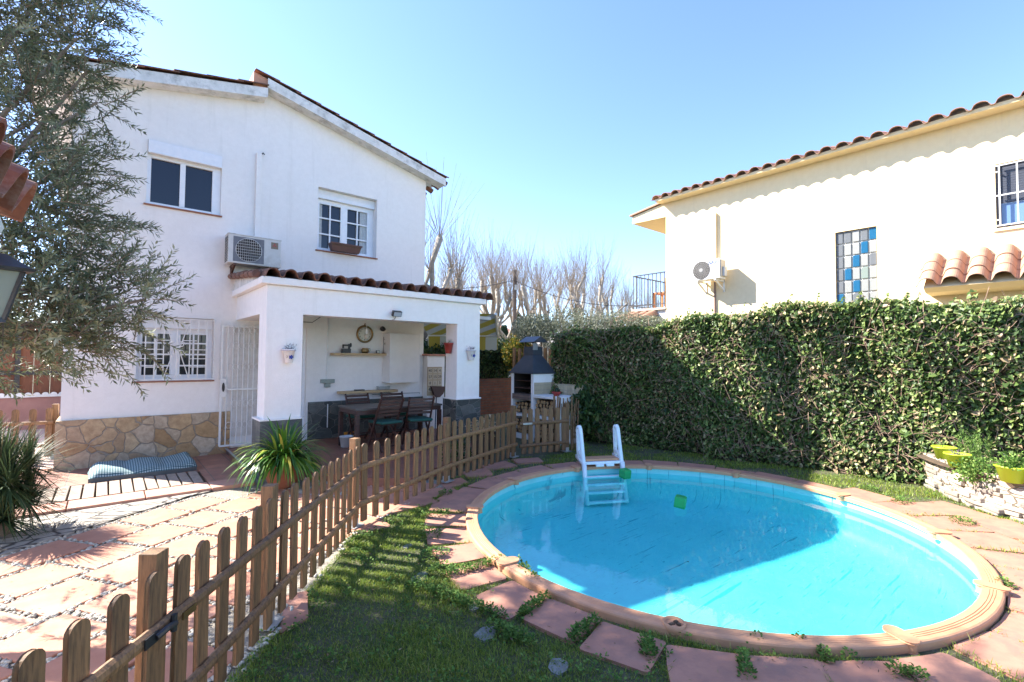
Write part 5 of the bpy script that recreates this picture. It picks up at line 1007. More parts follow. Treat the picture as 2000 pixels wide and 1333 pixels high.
# basket of kindling, planters by the porch end
c = Vector((4.75, 6.35, .0)); t = thing('kindling_basket', 'wicker basket heaped with kindling in front of the right porch pillar', 'basket', c)
m = MB()
for k in range(34):
    a = random.uniform(0, 2*PI); q = c+Vector((random.uniform(-.17, .17), random.uniform(-.14, .14), random.uniform(.38, .62))); m = MB().bar(q-Vector((math.cos(a), math.sin(a), .1))*.17, q+Vector((math.cos(a), math.sin(a), random.uniform(-.1, .5)))*.17, .022, .010); m.build('kindling', lightwood, t)
MB().lathe([(0, .0), (.17, .0), (.22, .38), (.235, .40), (.215, .40), (.16, .02)], c, 18).build('wicker_side', M('wicker', (.08, .05, .03), (.04, .026, .016), .8, 40), t)
tag(MB().tube([(5.30, 7.22, .52), (5.27, 7.2, .62), (5.26, 7.2, .74)], .012, 8).tube([(5.26, 7.2, .74), (5.26, 7.2, .82)], .022, 8).tube([(5.26, 7.2, .8), (5.26, 7.2, 1.9), (5.24, 7.2, 2.12)], .010, 8).build('awning_crank', whitepaint, loc=(5.26, 7.2, .5)), 'white crank rod hanging beside the right porch pillar', 'crank rod')
# ---------------------------------------------------------------- pool ladder and floats
la = R(63); le = Vector((math.cos(la), math.sin(la), 0)); lt = Vector((-le.y, le.x, 0)); LW = .60; LB = pp(la, PR-.04)
LBT = onZ(1186, 985, DEP+.03)
t = thing('pool_ladder', 'white plastic pool ladder with raised handrails hooked over the pool rim', 'pool ladder', LB)
P3 = lambda s, o, z: LB+lt*s+le*o+Vector((0, 0, z))
for s in (-LW/2, LW/2):
    m = MB(); m.tube([P3(s, .20, .17), P3(s, .215, .3), P3(s, .235, .57), P3(s, .22, .605), P3(s, .16, .615), P3(s, .135, .585), P3(s, .0, .12), P3(s, -.05, -.1)], .031, 10); m.tube([P3(s, .215, .27), P3(s, .02, .17)], .022, 8); m.bar(P3(s, .27, .17), P3(s, -.02, .11), .05, .05); m.build('handrail', ladderp, t, smooth=True)
    m = MB(); m.tube([P3(s, -.03, .12), P3(s, -.05, -.03), LBT+lt*s*1.0], .033, 10); o = m.build('rail', ladderp, t, smooth=True); pass
MB().bar(P3(-LW/2, .0, .115), P3(LW/2, .0, .115), .05, .035).bar(P3(-LW/2, .2, .14), P3(LW/2, .2, .14), .05, .035).build('crossbar', ladderp, t); MB().bar(P3(-LW/2+.03, .12, .15), P3(LW/2-.03, .12, .15), .20, .03).build('platform', coping, t, bev=.004)
for s in (-.1, .06): MB().bar(P3(s-.06, -.03, .085), P3(s+.06, -.03, .085), .06, .04).build('clip', ladderp, t, bev=.01)
for q in (.12, .36, .62, .93):
    e0, e1 = (P3(sg, -.05, -.03).lerp(LBT+lt*sg, q) for sg in (-LW/2, LW/2)); MB().bar(e0, e1, .07, .03).build('step', ladderp, t, bev=.006)
for px_, py_, rz, lb in ((1328, 984, .4, 'translucent green floating box drifting in the middle of the pool'), (1187, 920, -.2, 'green float hanging beside the pool ladder')):
    c = onZ(px_, py_, WZ+.02) if px_ > 1300 else pp(R(55), PR-.17, WZ); m = MB(); s = .062; Mx = Matrix.Translation((c.x, c.y, WZ)) @ Matrix.Rotation(rz, 4, 'Z') @ Matrix.Rotation(.12, 4, 'X')
    m.boxM(Mx @ Matrix.Translation((0, 0, .04)) @ Matrix.Diagonal((2*s, 2*s, .12, 1))); m.boxM(Mx @ Matrix.Translation((0, 0, .103)) @ Matrix.Diagonal((1.7*s, 1.7*s, .012, 1))); tag(m.build('pool_float', greenp, bev=.008, loc=(c.x, c.y, WZ)), lb, 'pool float')
tag(MB().tube([P3(LW/2+.03, .3, .62), P3(LW/2+.10, .32, .60)], .008, 6).build('cord_end', whitepaint, loc=P3(LW/2, .3, .6)), 'short frayed white cord end tied at the left handrail', 'cord') if False else None

# ---------------------------------------------------------------- dry stone planter with lime pots
t = thing('stone_planter', 'low curved dry stone planter wall at the foot of the hedge', 'planter', (7.7, .7, 0)); arc = [Vector(p) for p in ((8.5, 1.5, 0), (8.2, 1.32, 0), (7.75, 1.05, 0), (7.35, .72, 0), (7.12, .35, 0), (7.05, -.1, 0), (7.1, -.8, 0))]
for k in range(8):
    z = .0; 
ns = 0
for lay in range(9):
    z0 = lay*.052; 
    for i in range(len(arc)-1):
        a, b = arc[i], arc[i+1]; d = (b-a); L_ = d.length; d.normalize(); n_ = Vector((-d.y, d.x, 0)); n_ = n_ if n_.x > 0 else -n_; x = random.uniform(-.1, 0)
        while x < L_:
            w = random.uniform(.10, .30); hh = random.uniform(.034, .05); q = a+d*(x+w/2)+n_*(.10+.02*lay/3+random.uniform(-.02, .02)); q.z = z0+.024+random.uniform(-.004, .004)
            MB().boxM(Matrix.Translation(q) @ Matrix.Rotation(math.atan2(d.y, d.x)+random.uniform(-.12, .12), 4, 'Z') @ Matrix.Rotation(random.uniform(-.06, .06), 4, 'X') @ Matrix.Diagonal((w*.97, .20, hh, 1))).build('stone', None or MATS.get('schist_slabs') or M('schist_slabs', (.34, .28, .21), (.22, .2, .18), .85, 9, c3=(.42, .31, .2), sc3=4, amt3=.6, bs=.6, bd=.01, rnd=.25), t, bev=.008) if ns < 98 else None
            ns += 1; x += w*1.4 if lay < 5 else w*1.2
mb = MB(); 
for a, b in zip(arc, arc[1:]):
    d = (b-a).normalized(); n_ = Vector((-d.y, d.x, 0)); n_ = n_ if n_.x > 0 else -n_; mb.prism([(0, 0), ((b-a).length, 0), ((b-a).length, .43), (0, .43)], a+n_*.03, d, (0, 0, 1), n_*.17)
mb.build('wall_core', drystone, t); MB().flat([(8.5, 1.5), (8.2, 1.40), (7.8, 1.15), (7.42, .8), (7.2, .4), (7.15, -.1), (7.2, -.9), (8.9, -.9), (8.7, 1.2)], .38, .40).build('soil', soil, t)
for k, (px_, py_, s, n, lb) in enumerate(((1845, 897, .12, 10, 'lime green pot furthest left on the stone planter, nearly empty'), (1871, 912, .12, 30, 'lime green pot with dry twigs, second from the left on the planter'), (1977, 938, .13, 110, 'lime green pot with a leafy green plant at the right edge'))):
    c = onZ(px_, py_, .42); c.z = .401+(.02 if k < 2 else 0); tt = thing('lime_pot', lb, 'plant pot', c, 'lime green pots on the stone planter'); MB().lathe([(0, 0), (s*.68, 0), (s*.98, s*1.15), (s*1.07, s*1.17), (s*1.07, s*1.27), (s*.95, s*1.27), (s*.85, s*1.0), (0, s*.98)], c, 24).build('pot', limep, tt, smooth=True)
    sprigs('plant', c+Vector((0, 0, s)), n, s*.8, .10 if k < 2 else .2, leaf_pur if k == 1 else leaf_herb, tt, .02 if k < 2 else .035)
def bush(name, label, cat, c, n, rad, hgt, mat, lw, lwid, shape='lance', group=None, base=0.):
    t = thing(name, label, cat, Vector((c.x, c.y, base)), group); P = rdir(n)*(RNG.random((n, 1))**.45)*np.array([rad, rad, hgt/2]); lump = 1+.22*np.sin(P[:, :1]*9/rad*.5+P[:, 2:]*7)*np.cos(P[:, 1:2]*8/rad*.5); P = P*lump+np.array([c.x, c.y, c.z]); D = (P-np.array([c.x, c.y, c.z-hgt*.6])); D = unit(D)+RNG.normal(size=D.shape)*.7
    leaves('foliage', P, D, rdir(n), RNG.uniform(.6, 1.1, n)*lw, lwid, mat, t, shape); MB().tube([Vector((c.x, c.y, base)), c, c+Vector((0, 0, hgt*.3))], [.02, .012, .004], 6).build('stem', twigm, t); return t
c = onZ(1925, 905, .62); c.x, c.y = 7.75, .72; strap_plant('rosemary_bush', 'upright bright green rosemary between the lime pots', 'shrub', Vector((7.78, .78, .40)), None, 0, .1, .01, leaf_herb, 0) if False else None
tt = thing('rosemary_bush', 'upright bright green rosemary bush between the lime pots', 'shrub', (7.95, .82, .4)); P = []; D = []
for k in range(46):
    b = Vector((7.95+random.uniform(-.12, .12), .82+random.uniform(-.12, .12), .40)); d = Vector((random.uniform(-.3, .3), random.uniform(-.3, .3), 1)).normalized(); l = random.uniform(.2, .46)
    for q in range(46): P.append(b+d*l*q/46); a = random.uniform(0, 6.3); D.append(Vector((math.cos(a), math.sin(a), .9)))
leaves('needles', P, D, rdir(len(P)), .028, .006, leaf_herb, tt)
bush('trailing_herb', 'grey green herb spilling over the stone planter between the pots', 'herb', Vector((7.42, .78, .42)), 900, .2, .30, leaf_herb, .035, .022, 'round', base=.38); bush('succulent_clump', 'dark green succulent at the right end of the stone planter', 'succulent', Vector((7.12, .24, .40)), 380, .12, .22, leaf_herb, .035, .022, 'round', base=.3)
bush('acanthus_plant', 'large leaved plant growing beside the barbecue at the left end of the hedge', 'plant', Vector((6.95, 6.15, .62)), 620, .34, .95, leaf_hedge, .13, .07, 'ivy', base=0.)
bush('weed_clump', 'low weeds growing behind the picket fence at the porch step', 'weeds', Vector((4.0, 5.95, .22)), 500, .25, .4, leaf_hedge, .05, .03, 'round', base=0.)
# ---------------------------------------------------------------- behind the garden
def cloud_box(name, label, cat, x0, x1, y0, y1, z0, z1, n, mat, lw, lwid, group=None, core=(.03, .04, .02), shape='lance'):
    t = thing(name, label, cat, ((x0+x1)/2, (y0+y1)/2, z0), group); MB().box(x0+.12, x1-.12, y0+.12, y1-.12, z0, z1-.14).build('inner_growth', MATS['dead_inner_ivy'], t)
    P = RNG.random((n, 3)); f = RNG.integers(0, 5, n); P[f == 0, 0] = 0; P[f == 1, 1] = 0; P[f == 2, 2] = 1; P[f == 3, 1] = 0; P[f == 4, 0] = 1
    P = P*np.array([x1-x0, y1-y0, z1-z0])+np.array([x0, y0, z0]); P += RNG.normal(size=P.shape)*.07; P[:, 2] += .08*np.sin(P[:, 0]*4)*np.cos(P[:, 1]*3)
    leaves('leaves', P, rdir(n)+np.array([0, 0, .2]), rdir(n), RNG.uniform(.6, 1.2, n)*lw, lwid, mat, t, shape); return t
cloud_box('garden_hedge', 'dark clipped hedge behind the porch and the barbecue', 'hedge', 6.6, 9.3, 11.2, 12.2, .9, 2.05, 9000, leaf_hedge, .10, .05)
cloud_box('garden_hedge', 'dark green shrub seen through the porch opening above the tiled pier', 'shrub', 6.2, 7.2, 10.3, 11.0, .1, 1.75, 5000, leaf_hedge, .09, .05)
tag(MB().box(5.9, 9.6, 11.0, 11.15, 0, 1.02).build('brick_wall', brick, loc=(7.5, 11.1, 0)), 'low dark red brick wall under the clipped hedge', 'wall')
t = thing('slat_fence', 'weathered vertical board fence between the barbecue and the ivy hedge', 'fence', (7.4, 7.9, 0))
for k in range(11): x = 7.02+.105*k; MB().box(x, x+.098, 8.3-.06*k, 8.32-.06*k, .0, 1.85+random.uniform(-.02, .02)).build('board', wood, t)
t = bush('grey_bush', 'rounded silvery grey bush rising behind the ivy hedge', 'bush', Vector((9.4, 8.6, 2.32)), 16000, 1.1, 1.3, leaf_grey, .06, .02); 
for dx, dy, r in ((.9, -.8, .8), (-.7, .8, .65), (1.5, -1.3, .6)):
    n = 7000; P = rdir(n)*(RNG.random((n, 1))**.4)*np.array([r, r, r*.6])+np.array([9.4+dx, 8.6+dy, 2.42]); leaves('foliage', P, rdir(n)+np.array([0, 0, .4]), rdir(n), .06, .02, leaf_grey, t)
c = onD(1012, 672, 14); t = bush('golden_shrub', 'yellow and orange flowering shrub behind the barbecue', 'shrub', Vector((c.x, c.y, 1.75)), 3500, .45, 1.0, leaf_yel, .09, .06, 'round')
# striped awning of the next house
a_ = onD(836, 655, 12.5); b_ = onD(972, 655, 12.5); d = (b_-a_); d.z = 0; L_ = d.length; d.normalize(); n_ = Vector((-d.y, d.x, 0))
t = thing('striped_awning', 'yellow and white striped awning with valance beyond the porch', 'awning', (a_+b_)/2); zf = a_.z; mb = MB()
O = Vector((a_.x, a_.y, 0)); nn = 24
vs = [O+d*(L_*i/nn)+Vector((0, 0, zf)) for i in range(nn+1)]+[O+d*(L_*i/nn)-n_*1.7+Vector((0, 0, zf+.42)) for i in range(nn+1)]; mb.add(vs, [(i, i+1, nn+2+i, nn+1+i) for i in range(nn)]); o = mb.build('canopy', awn, t)
mb = MB(); vs = [O+d*(L_*i/nn)+Vector((0, 0, zf)) for i in range(nn+1)]+[O+d*(L_*i/nn)+Vector((0, 0, zf-.36-.03*(i % 2))) for i in range(nn+1)]; mb.add(vs, [(i, i+1, nn+2+i, nn+1+i) for i in range(nn)]); mb.build('valance', awn, t)
MB().tube([O+Vector((0, 0, zf)), O+d*L_+Vector((0, 0, zf))], .03, 8).tube([O+d*L_+Vector((0, 0, zf)), O+d*L_-n_*1.7+Vector((0, 0, zf+.42))], .03, 8).build('awning_frame', whitepaint, t)
# far houses
for px_, w, h, dep, rw, lb in ((1035, 5., 2.6, 38, .7, 'distant low house with a pale roof behind the barbecue chimney'), (880, 7., 3.4, 34, 1.0, 'distant terracotta roofed house glimpsed through the porch opening'), (975, 4.5, 3.0, 44, .9, 'distant small house with a pinkish roof behind the golden shrub')):
    c = onD(px_, 700, dep); c.z = 0; t = thing('distant_house', lb, 'house', c, 'houses far beyond the garden'); x0, x1, y0, y1 = c.x-w/2, c.x+w/2, c.y-2.5, c.y+2.5; MB().box(x0, x1, y0, y1, 0, h).build('wall', wallf, t)
    MB().add([(x0-.3, y0-.3, h+.01), (x1+.3, y0-.3, h+.01), (x1+.3, y1+.3, h+.01), (x0-.3, y1+.3, h+.01), (x0-.3, c.y, h+rw), (x1+.3, c.y, h+rw)], [(0, 1, 5, 4), (2, 3, 4, 5), (0, 4, 3), (1, 2, 5)]).build('roof', rooff if dep != 38 else wallf, t)
    for k in (-.28, .1): MB().box(c.x+w*k, c.x+w*k+.8, y0-.03, y0-.01, h*.35, h*.7).build('window', winglass, t)
# street pole, lamp, wires
c = onD(1004, 700, 19); c.z = 0; ph = onD(1004, 527, 19).z; t = thing('utility_pole', 'dark wooden utility pole among the bare trees', 'utility pole', c); MB().tube([c, c+Vector((0, 0, ph))], [.11, .075], 10).build('pole', woodpole, t); MB().box(c.x-.06, c.x+.06, c.y-.1, c.y-.07, ph-.8, ph-.6).build('insulator', galv, t)
c2 = onD(1035, 700, 26); c2.z = 0; lh = onD(1035, 622, 26).z; t = thing('street_lamp', 'slim grey street lamp to the right of the utility pole', 'street lamp', c2); MB().tube([c2, c2+Vector((0, 0, lh-.5)), c2+rt*.18+Vector((0, 0, lh-.1)), c2+rt*.1+Vector((0, 0, lh))], .05, 8).build('pole', iron, t); MB().bar(c2+rt*.1+Vector((0, 0, lh)), c2-rt*.7+Vector((0, 0, lh+.05)), .16, .08).build('lamp_head', galv, t)
pt = onD(1004, 545, 19)
for px0, py0, px1, py1, lb in ((700, 530, 1004, 548, 'overhead wire from the house to the utility pole'), (1004, 548, 1300, 590, 'overhead wire from the pole toward the cream house'), (830, 606, 1300, 600, 'long low overhead wire crossing behind the trees'), (830, 615, 1300, 620, 'lowest overhead wire behind the trees')):
    a_ = onD(px0, py0, 19 if px0 != 830 else 30); b_ = onD(px1, py1, 19 if px0 != 830 else 30); P = [a_.lerp(b_, k/10)-Vector((0, 0, .5*(1-(2*k/10-1)**2))) for k in range(11)]; tag(MB().tube(P, .012, 4).build('overhead_wire', iron, loc=a_), lb, 'wire', 'overhead wires')
for px_, w, py, dep, lb in ((1011, .62, 617, 30, 'tall dark cypress right behind the utility pole'), (984, .6, 640, 32, 'short dark cypress left of the utility pole'), (969, .5, 643, 34, 'small cypress nearest the porch roof')):
    c = onD(px_, 700, dep); c.z = 0; h = onD(px_, py, dep).z; n = 3500; z = RNG.random(n); r = w*np.sin(np.clip(z, .02, 1)*PI*.92+.12)**.7*(1-z*.3)*RNG.random(n)**.3; a = RNG.uniform(0, 2*PI, n); P = np.stack([c.x+r*np.cos(a), c.y+r*np.sin(a), z*h], 1)
    t = thing('cypress_tree', lb, 'tree', c, 'cypresses beyond the garden'); leaves('crown', P, rdir(n)*.5+np.array([0, 0, 1]), rdir(n), .22, .1, leaf_cyp, t); MB().tube([c, c+Vector((0, 0, h*.8))], [.12, .03], 6).build('trunk', bark_ol, t)
# pollarded plane trees, bare in winter
def plane_tree(c, h, seed, label, lean=0, ntw=26):
    rs = random.Random(seed); t = thing('plane_tree', label, 'tree', c, 'bare pollarded plane trees along the street'); mb = MB(); tw = MB()
    fork = h*rs.uniform(.12, .24); base = c+Vector((0, 0, fork))
    mb.tube([c, c+Vector((.03, 0, fork*.5)), base], [.18, .13, .12], 9)
    nl = rs.randint(4, 5)
    for k in range(nl):
        a = 2*PI*k/nl+rs.uniform(-.5, .5); sp = rs.uniform(.10, .22)*h; top = base+Vector((math.cos(a)*sp+lean, math.sin(a)*sp, h*rs.uniform(.36, .52))); pts = [base]; n = 6
        for i in range(1, n+1): q = base.lerp(top, i/n); e = math.sin(i/n*PI)*.12*h; pts.append(q+Vector((math.cos(a)*e*.5+rs.uniform(-.2, .2), math.sin(a)*e*.5+rs.uniform(-.2, .2), -e*.25)))
        mb.tube(pts, [.14, .11, .09, .075, .065, .065, .10], 7)
        ks = [pts[-1]]
        for j in (3, 4):
            if rs.random() < .8: q = pts[j]; e = q+Vector((rs.uniform(-.7, .7), rs.uniform(-.7, .7), rs.uniform(.6, 1.3))); mid = q.lerp(e, .5)+Vector((rs.uniform(-.15, .15), rs.uniform(-.15, .15), -.08)); mb.tube([q, mid, e], [.06, .045, .07], 6); ks.append(e)
        for q in ks:
            mb.lathe([(0, -.10), (.07, -.04), (.09, .02), (.06, .09), (0, .11)], q, 7)
            for _ in range(ntw):
                a2 = rs.uniform(0, 2*PI); e = rs.uniform(.75, 1.5); l = rs.uniform(.5, 1)*h*.31; dd = Vector((math.cos(a2)*math.cos(e), math.sin(a2)*math.cos(e), math.sin(e))); m1 = q+dd*l*.5+Vector((0, 0, .03)); m2 = m1+(dd+Vector((rs.uniform(-.1, .1), rs.uniform(-.1, .1), .35))).normalized()*l*.5
                tw.tube([q, m1, m2], [.0075, .005, .0025], 3, cap=False)
                if rs.random() < .5: tw.tube([m1, m1+(dd+Vector((rs.uniform(-.6, .6), rs.uniform(-.6, .6), .5))).normalized()*l*.4], [.005, .0025], 3, cap=False)
    mb.build('trunk', bark_pl, t, smooth=True); tw.build('twigs', M('plane_twigs', (.46, .38, .28), (.34, .27, .2), .9, 3, bs=0) if 'plane_twigs' not in MATS else MATS['plane_twigs'], t)
TR = [(812, 14.5, 7.3, 0, 'bare plane tree nearest the white house, partly hidden by its wall'), (925, 20, 7.6, -.2, 'bare plane tree rising over the right end of the porch roof'), (975, 23, 8.0, .3, 'bare plane tree with forked limbs just left of the utility pole'),
      (1038, 21, 8.1, -1.3, 'bare plane tree leaning left beside the street lamp'), (1088, 23, 8.3, -.4, 'tall bare plane tree directly above the barbecue'), (1130, 27, 8.6, 0, 'bare plane tree over the left part of the grey bush'), (1162, 30, 8.6, .1, 'bare plane tree over the middle of the grey bush'),
      (1192, 33, 8.7, 0, 'bare plane tree over the right part of the grey bush'), (1222, 38, 8.9, .1, 'bare plane tree just left of the balcony railing'), (1248, 43, 9., 0, 'smaller bare plane tree seen through the balcony railing'), (1275, 50, 9.3, 0, 'furthest bare plane tree behind the balcony chair'), (890, 30, 8.4, .2, 'distant bare plane tree between the house wall and the porch roof end')]
for k, (px_, dep, h, ln_, lb) in enumerate(TR):
    c = onD(px_, 700, dep); c.z = 0; plane_tree(c, h, 11+k*7, lb, ln_, 26 if dep < 32 else 18)
cloud_box('far_scrub', 'low band of scrub and bushes closing the far end of the gardens', 'bushes', 20, 60, 44, 46, 0, 2.2, 9000, leaf_hedge, .5, .3)['kind'] = 'stuff'
# left of the house: gate and kerb
gy_ = 14.4; gz = onY(60, 771, gy_).z; t = thing('board_gate', 'tall brown boarded gate at the far left beyond the side yard', 'gate', (-4, gy_, 0))
for k in range(26): x = -7.2+.26*k; MB().box(x, x+.25, gy_, gy_+.03, gz, 2.3).build('board', gatewood, t)
MB().box(-7.3, -.5, gy_-.03, gy_-.001, gz+.42, gz+.5).box(-1.50, -1.42, gy_-.06, gy_-.031, gz, 2.3).build('frame', black, t)
tag(MB().box(-7.5, -.3, gy_-.10, gy_+.06, 0, gz-.002).build('kerb_wall', M('pink_kerb', (.42, .22, .18), (.36, .18, .15), .8, 4), loc=(-4, gy_, 0)), 'low pinkish kerb wall under the boarded gate', 'wall')
t = thing('scalloped_edging', 'white scalloped edging on the kerb in front of the boarded gate', 'edging', (-2, gy_-.3, 0)); mb = MB()
for k in range(30): x = -4.4+.13*k; mb.prism([(x+.055*math.cos(q), gz+.0+.05*math.sin(q)) for q in [PI*i/6 for i in range(7)]], (0, gy_-.13, 0), (1, 0, 0), (0, 0, 1), (0, .02, 0))
mb.box(-4.5, -.4, gy_-.14, gy_-.105, gz-.05, gz+.0); mb.build('edging', whitepaint, t)

# ---------------------------------------------------------------- olive tree at the left
t = thing('olive_tree', 'large silvery olive tree filling the upper left in front of the white house', 'tree', (-1.7, 5.3, 0))
clumps = [(onD(x, y, d*.74), r*.74) for x, y, d, r in ((25, 60, 5.0, .72), (150, 75, 5., .32), (70, 235, 5, .60), (0, 420, 4.6, .85), (130, 330, 5.1, .34), (120, 450, 4.9, .38), (70, 560, 4.6, .68), (180, 560, 4.8, .36), (215, 650, 4.8, .28), (40, 650, 4.4, .46), (240, 560, 4.9, .26), (150, 655, 4.6, .32), (285, 585, 4.8, .16), (90, 640, 4.5, .45), (60, 380, 4.8, .5), (190, 200, 5.1, .12), (170, 140, 5.1, .14),
          (-150, 300, 5, 1.2), (-150, 600, 4.6, 1.05), (-20, -150, 5, 1.2), (-300, 0, 5.2, 1.3), (120, -60, 5.2, .5),)]
NV = len(clumps)-5
clumps += [(Vector(q), r) for q, r in (((-.95, 6.2, 4.35), .75), ((-1.3, 7.2, 5.0), .8), ((-1.6, 6.7, 5.7), .85), ((-2.2, 7.9, 6.1), .8), ((-2.0, 5.9, 5.2), .8), ((-1.2, 5.3, 5.6), .7), ((-.6, 5.0, 4.9), .5))]
mb = MB(); tb_ = Vector((-1.7, 5.3, 0)); f1 = tb_+Vector((.1, -.1, 1.2)); mb.tube([tb_, tb_+Vector((-.05, .05, .6)), f1], [.24, .17, .16], 10)
for c, r in clumps:
    m1 = f1.lerp(c, .5)+Vector((0, 0, .25)); mb.tube([f1, m1+Vector(RNG.normal(size=3)*.08), c], [.045, .026, .010], 6)
mb.build('trunk', bark_ol, t); mb = MB(); P = []; D = []; N = []; rn = []
for ci, (c, r) in enumerate(clumps):
    nt2 = int(400*r**1.7) if ci < NV else int(300*r**1.8)
    for _ in range(nt2):
        u = Vector(RNG.normal(size=3)).normalized(); b = c+u*r*random.random()**.5*Vector((1, 1, 1)).length/1.732
        d = (u*.8+Vector((.25, -.1, random.uniform(-.15, .75)))+Vector(RNG.normal(size=3)*.35)).normalized(); l = random.uniform(.16, .40); n = int(l/.021); pts = []; q = b.copy(); s1 = d.orthogonal().normalized(); tint = random.random()
        for k in range(n):
            q = q+d*.021; d = (d+Vector((0, 0, -.012))+Vector(RNG.normal(size=3)*.02)).normalized(); 
            if k % 5 == 0: pts.append(q.copy())
            s1 = (Matrix.Rotation(1.4, 3, d) @ s1)
            for sg_ in (-1, 1): P.append(q); D.append(d*.75+s1*sg_*.8); N.append(d-s1*sg_*.5+Vector(RNG.normal(size=3)*.3)); rn.append(.15+.5*random.random()+.3*(tint > .7))
        if len(pts) > 1: mb.tube([b]+pts, [.005]+[.0035]*(len(pts)-1)+[.0015], 3, cap=False)
mb.build('twigs', bark_ol, t); nL = len(P); print('olive leaves', nL)
leaves('foliage', np.array([tuple(p) for p in P]), np.array([tuple(p) for p in D]), np.array([tuple(p) for p in N]), RNG.uniform(.042, .070, nL), RNG.uniform(.011, .016, nL), leaf_olive, t, 'lance', np.array(rn))

# ---------------------------------------------------------------- outbuilding corner with eave tiles and lantern, close to the camera
t = thing('outbuilding', 'corner of a white outbuilding with orange barrel eave tiles at the left edge', 'building', (-.8, 1.4, 0))
MB().box(-2.6, -.45, .2, 2.20, 0, 2.05).build('wall', stucco, t)
MB().prism([(-.45, 2.0), (-.30, 2.0), (-.28, 2.05), (-.30, 2.12), (-.45, 2.16)], (0, .2, 0), (1, 0, 0), (0, 0, 1), (0, 2.02, 0)).build('cornice', stucco_dirty, t, bev=.01)
wave_tiles('eave_tiles', barrel_n, t, (-2.5, 2.44, 2.98), (0, -1, 0), (1, 0, -.36), 1.6, 2.40, .19, .045, .36, .012, .006, 14, .02)
c = onD(-22, 572, 1.62); t = thing('wall_lantern', 'black metal wall lantern with pale glass at the left edge', 'lantern', c); a4 = [(1, 1), (-1, 1), (-1, -1), (1, -1)]; ca, sa = math.cos(.35), math.sin(.35)
def sq(w, z): return [(c.x+w*(x*ca-y*sa), c.y+w*(x*sa+y*ca), c.z+z) for x, y in a4]
def frustum(w0, z0, w1, z1): return MB().add(sq(w0, z0)+sq(w1, z1), [(0, 1, 5, 4), (1, 2, 6, 5), (2, 3, 7, 6), (3, 0, 4, 7), (3, 2, 1, 0), (4, 5, 6, 7)])
frustum(.030, -.085, .062, .075).build('glass', lampglass, t); m = frustum(.088, .076, .094, .086); m.add(*[(lambda q: (q.v, q.f))(frustum(.086, .086, .03, .135))][0]); m.add(*[(lambda q: (q.v, q.f))(frustum(.036, -.10, .034, -.084))][0])
for i in range(4): m.bar(sq(.031, -.09)[i], sq(.066, .08)[i], .010, .010)
m.tube([c+Vector((0, 0, .13)), c+Vector((0, 0, .20)), c+Vector((-.08, .1, .22)), Vector((-.45, 1.9, c.z+.1))], .009, 6); m.build('frame', iron, t)

# ---------------------------------------------------------------- grass
PAV = [np.array([(p[0], p[1]) for p in q]) for q in pav]
def inside(P, poly):
    r = np.zeros(len(P), bool); n = len(poly); j = n-1; x, y = P[:, 0], P[:, 1]
    for i in range(n):
        xi, yi = poly[i]; xj, yj = poly[j]
        if abs(yj-yi) > 1e-9: r ^= ((yi > y) != (yj > y)) & (x < (xj-xi)*(y-yi)/(yj-yi)+xi)
        j = i
    return r
def free(P, margin=0):
    ok = np.hypot(P[:, 0]-PC.x, P[:, 1]-PC.y) > PR+.13
    for q in PAV: c = q.mean(0); ok &= ~inside(P, c+(q-c)*(1-margin))
    ok &= ~inside(P, np.array([(-9, -3), (-1.2, -.2), (.03, 2.26), (.81, 3.16), (1.86, 4.44), (3.44, 5.24), (3.6, 5.5), (5.1, 5.9), (6.3, 5.7), (6.3, 20), (-9, 20)]))
    return ok
hx = lambda y: HA.x+(HB.x-HA.x)*(y-HA.y)/(HB.y-HA.y)
def grass(n, x0, x1, y0, y1, hmin, hmax, w, pat=.35, cut=None, mg=.02):
    P = np.stack([RNG.uniform(x0, x1, n), RNG.uniform(y0, y1, n)], 1); k = free(P, mg)
    nz = np.sin(P[:, 0]*5.1+1.3*np.sin(P[:, 1]*3.7))+np.sin(P[:, 1]*6.3+1.7*np.sin(P[:, 0]*4.1))+.5*np.sin(P[:, 0]*17+P[:, 1]*13); k &= RNG.random(n) < np.clip(.75+pat*nz, .12, 1)
    if cut is not None: k &= cut(P)
    return P[k], nz[k]
sets = [(grass(30000, 2.2, 6.6, -.6, 1.9, 0, 0, 0, .4, None, .07), .02, .045, .004), (grass(330000, -.1, 3.4, .2, 4.9, 0, 0, 0, .14), .010, .030, .0036), (grass(26000, 1.6, 3.6, 3.3, 5.6, 0, 0, 0, .5), .02, .045, .004), (grass(80000, 5.2, 9.2, -.6, 6.3, 0, 0, 0, .45, lambda P: P[:, 0] < hx(P[:, 1])+.1), .015, .045, .006), (grass(12000, 2.6, 6.2, 4.2, 6.2, 0, 0, 0, .5), .02, .05, .006), (grass(16000, 2.0, 7.5, -1.6, .8, 0, 0, 0, .3), .02, .045, .005)]
v, f, rn = [], [], []; V = []; F = []; RN = []; o = 0
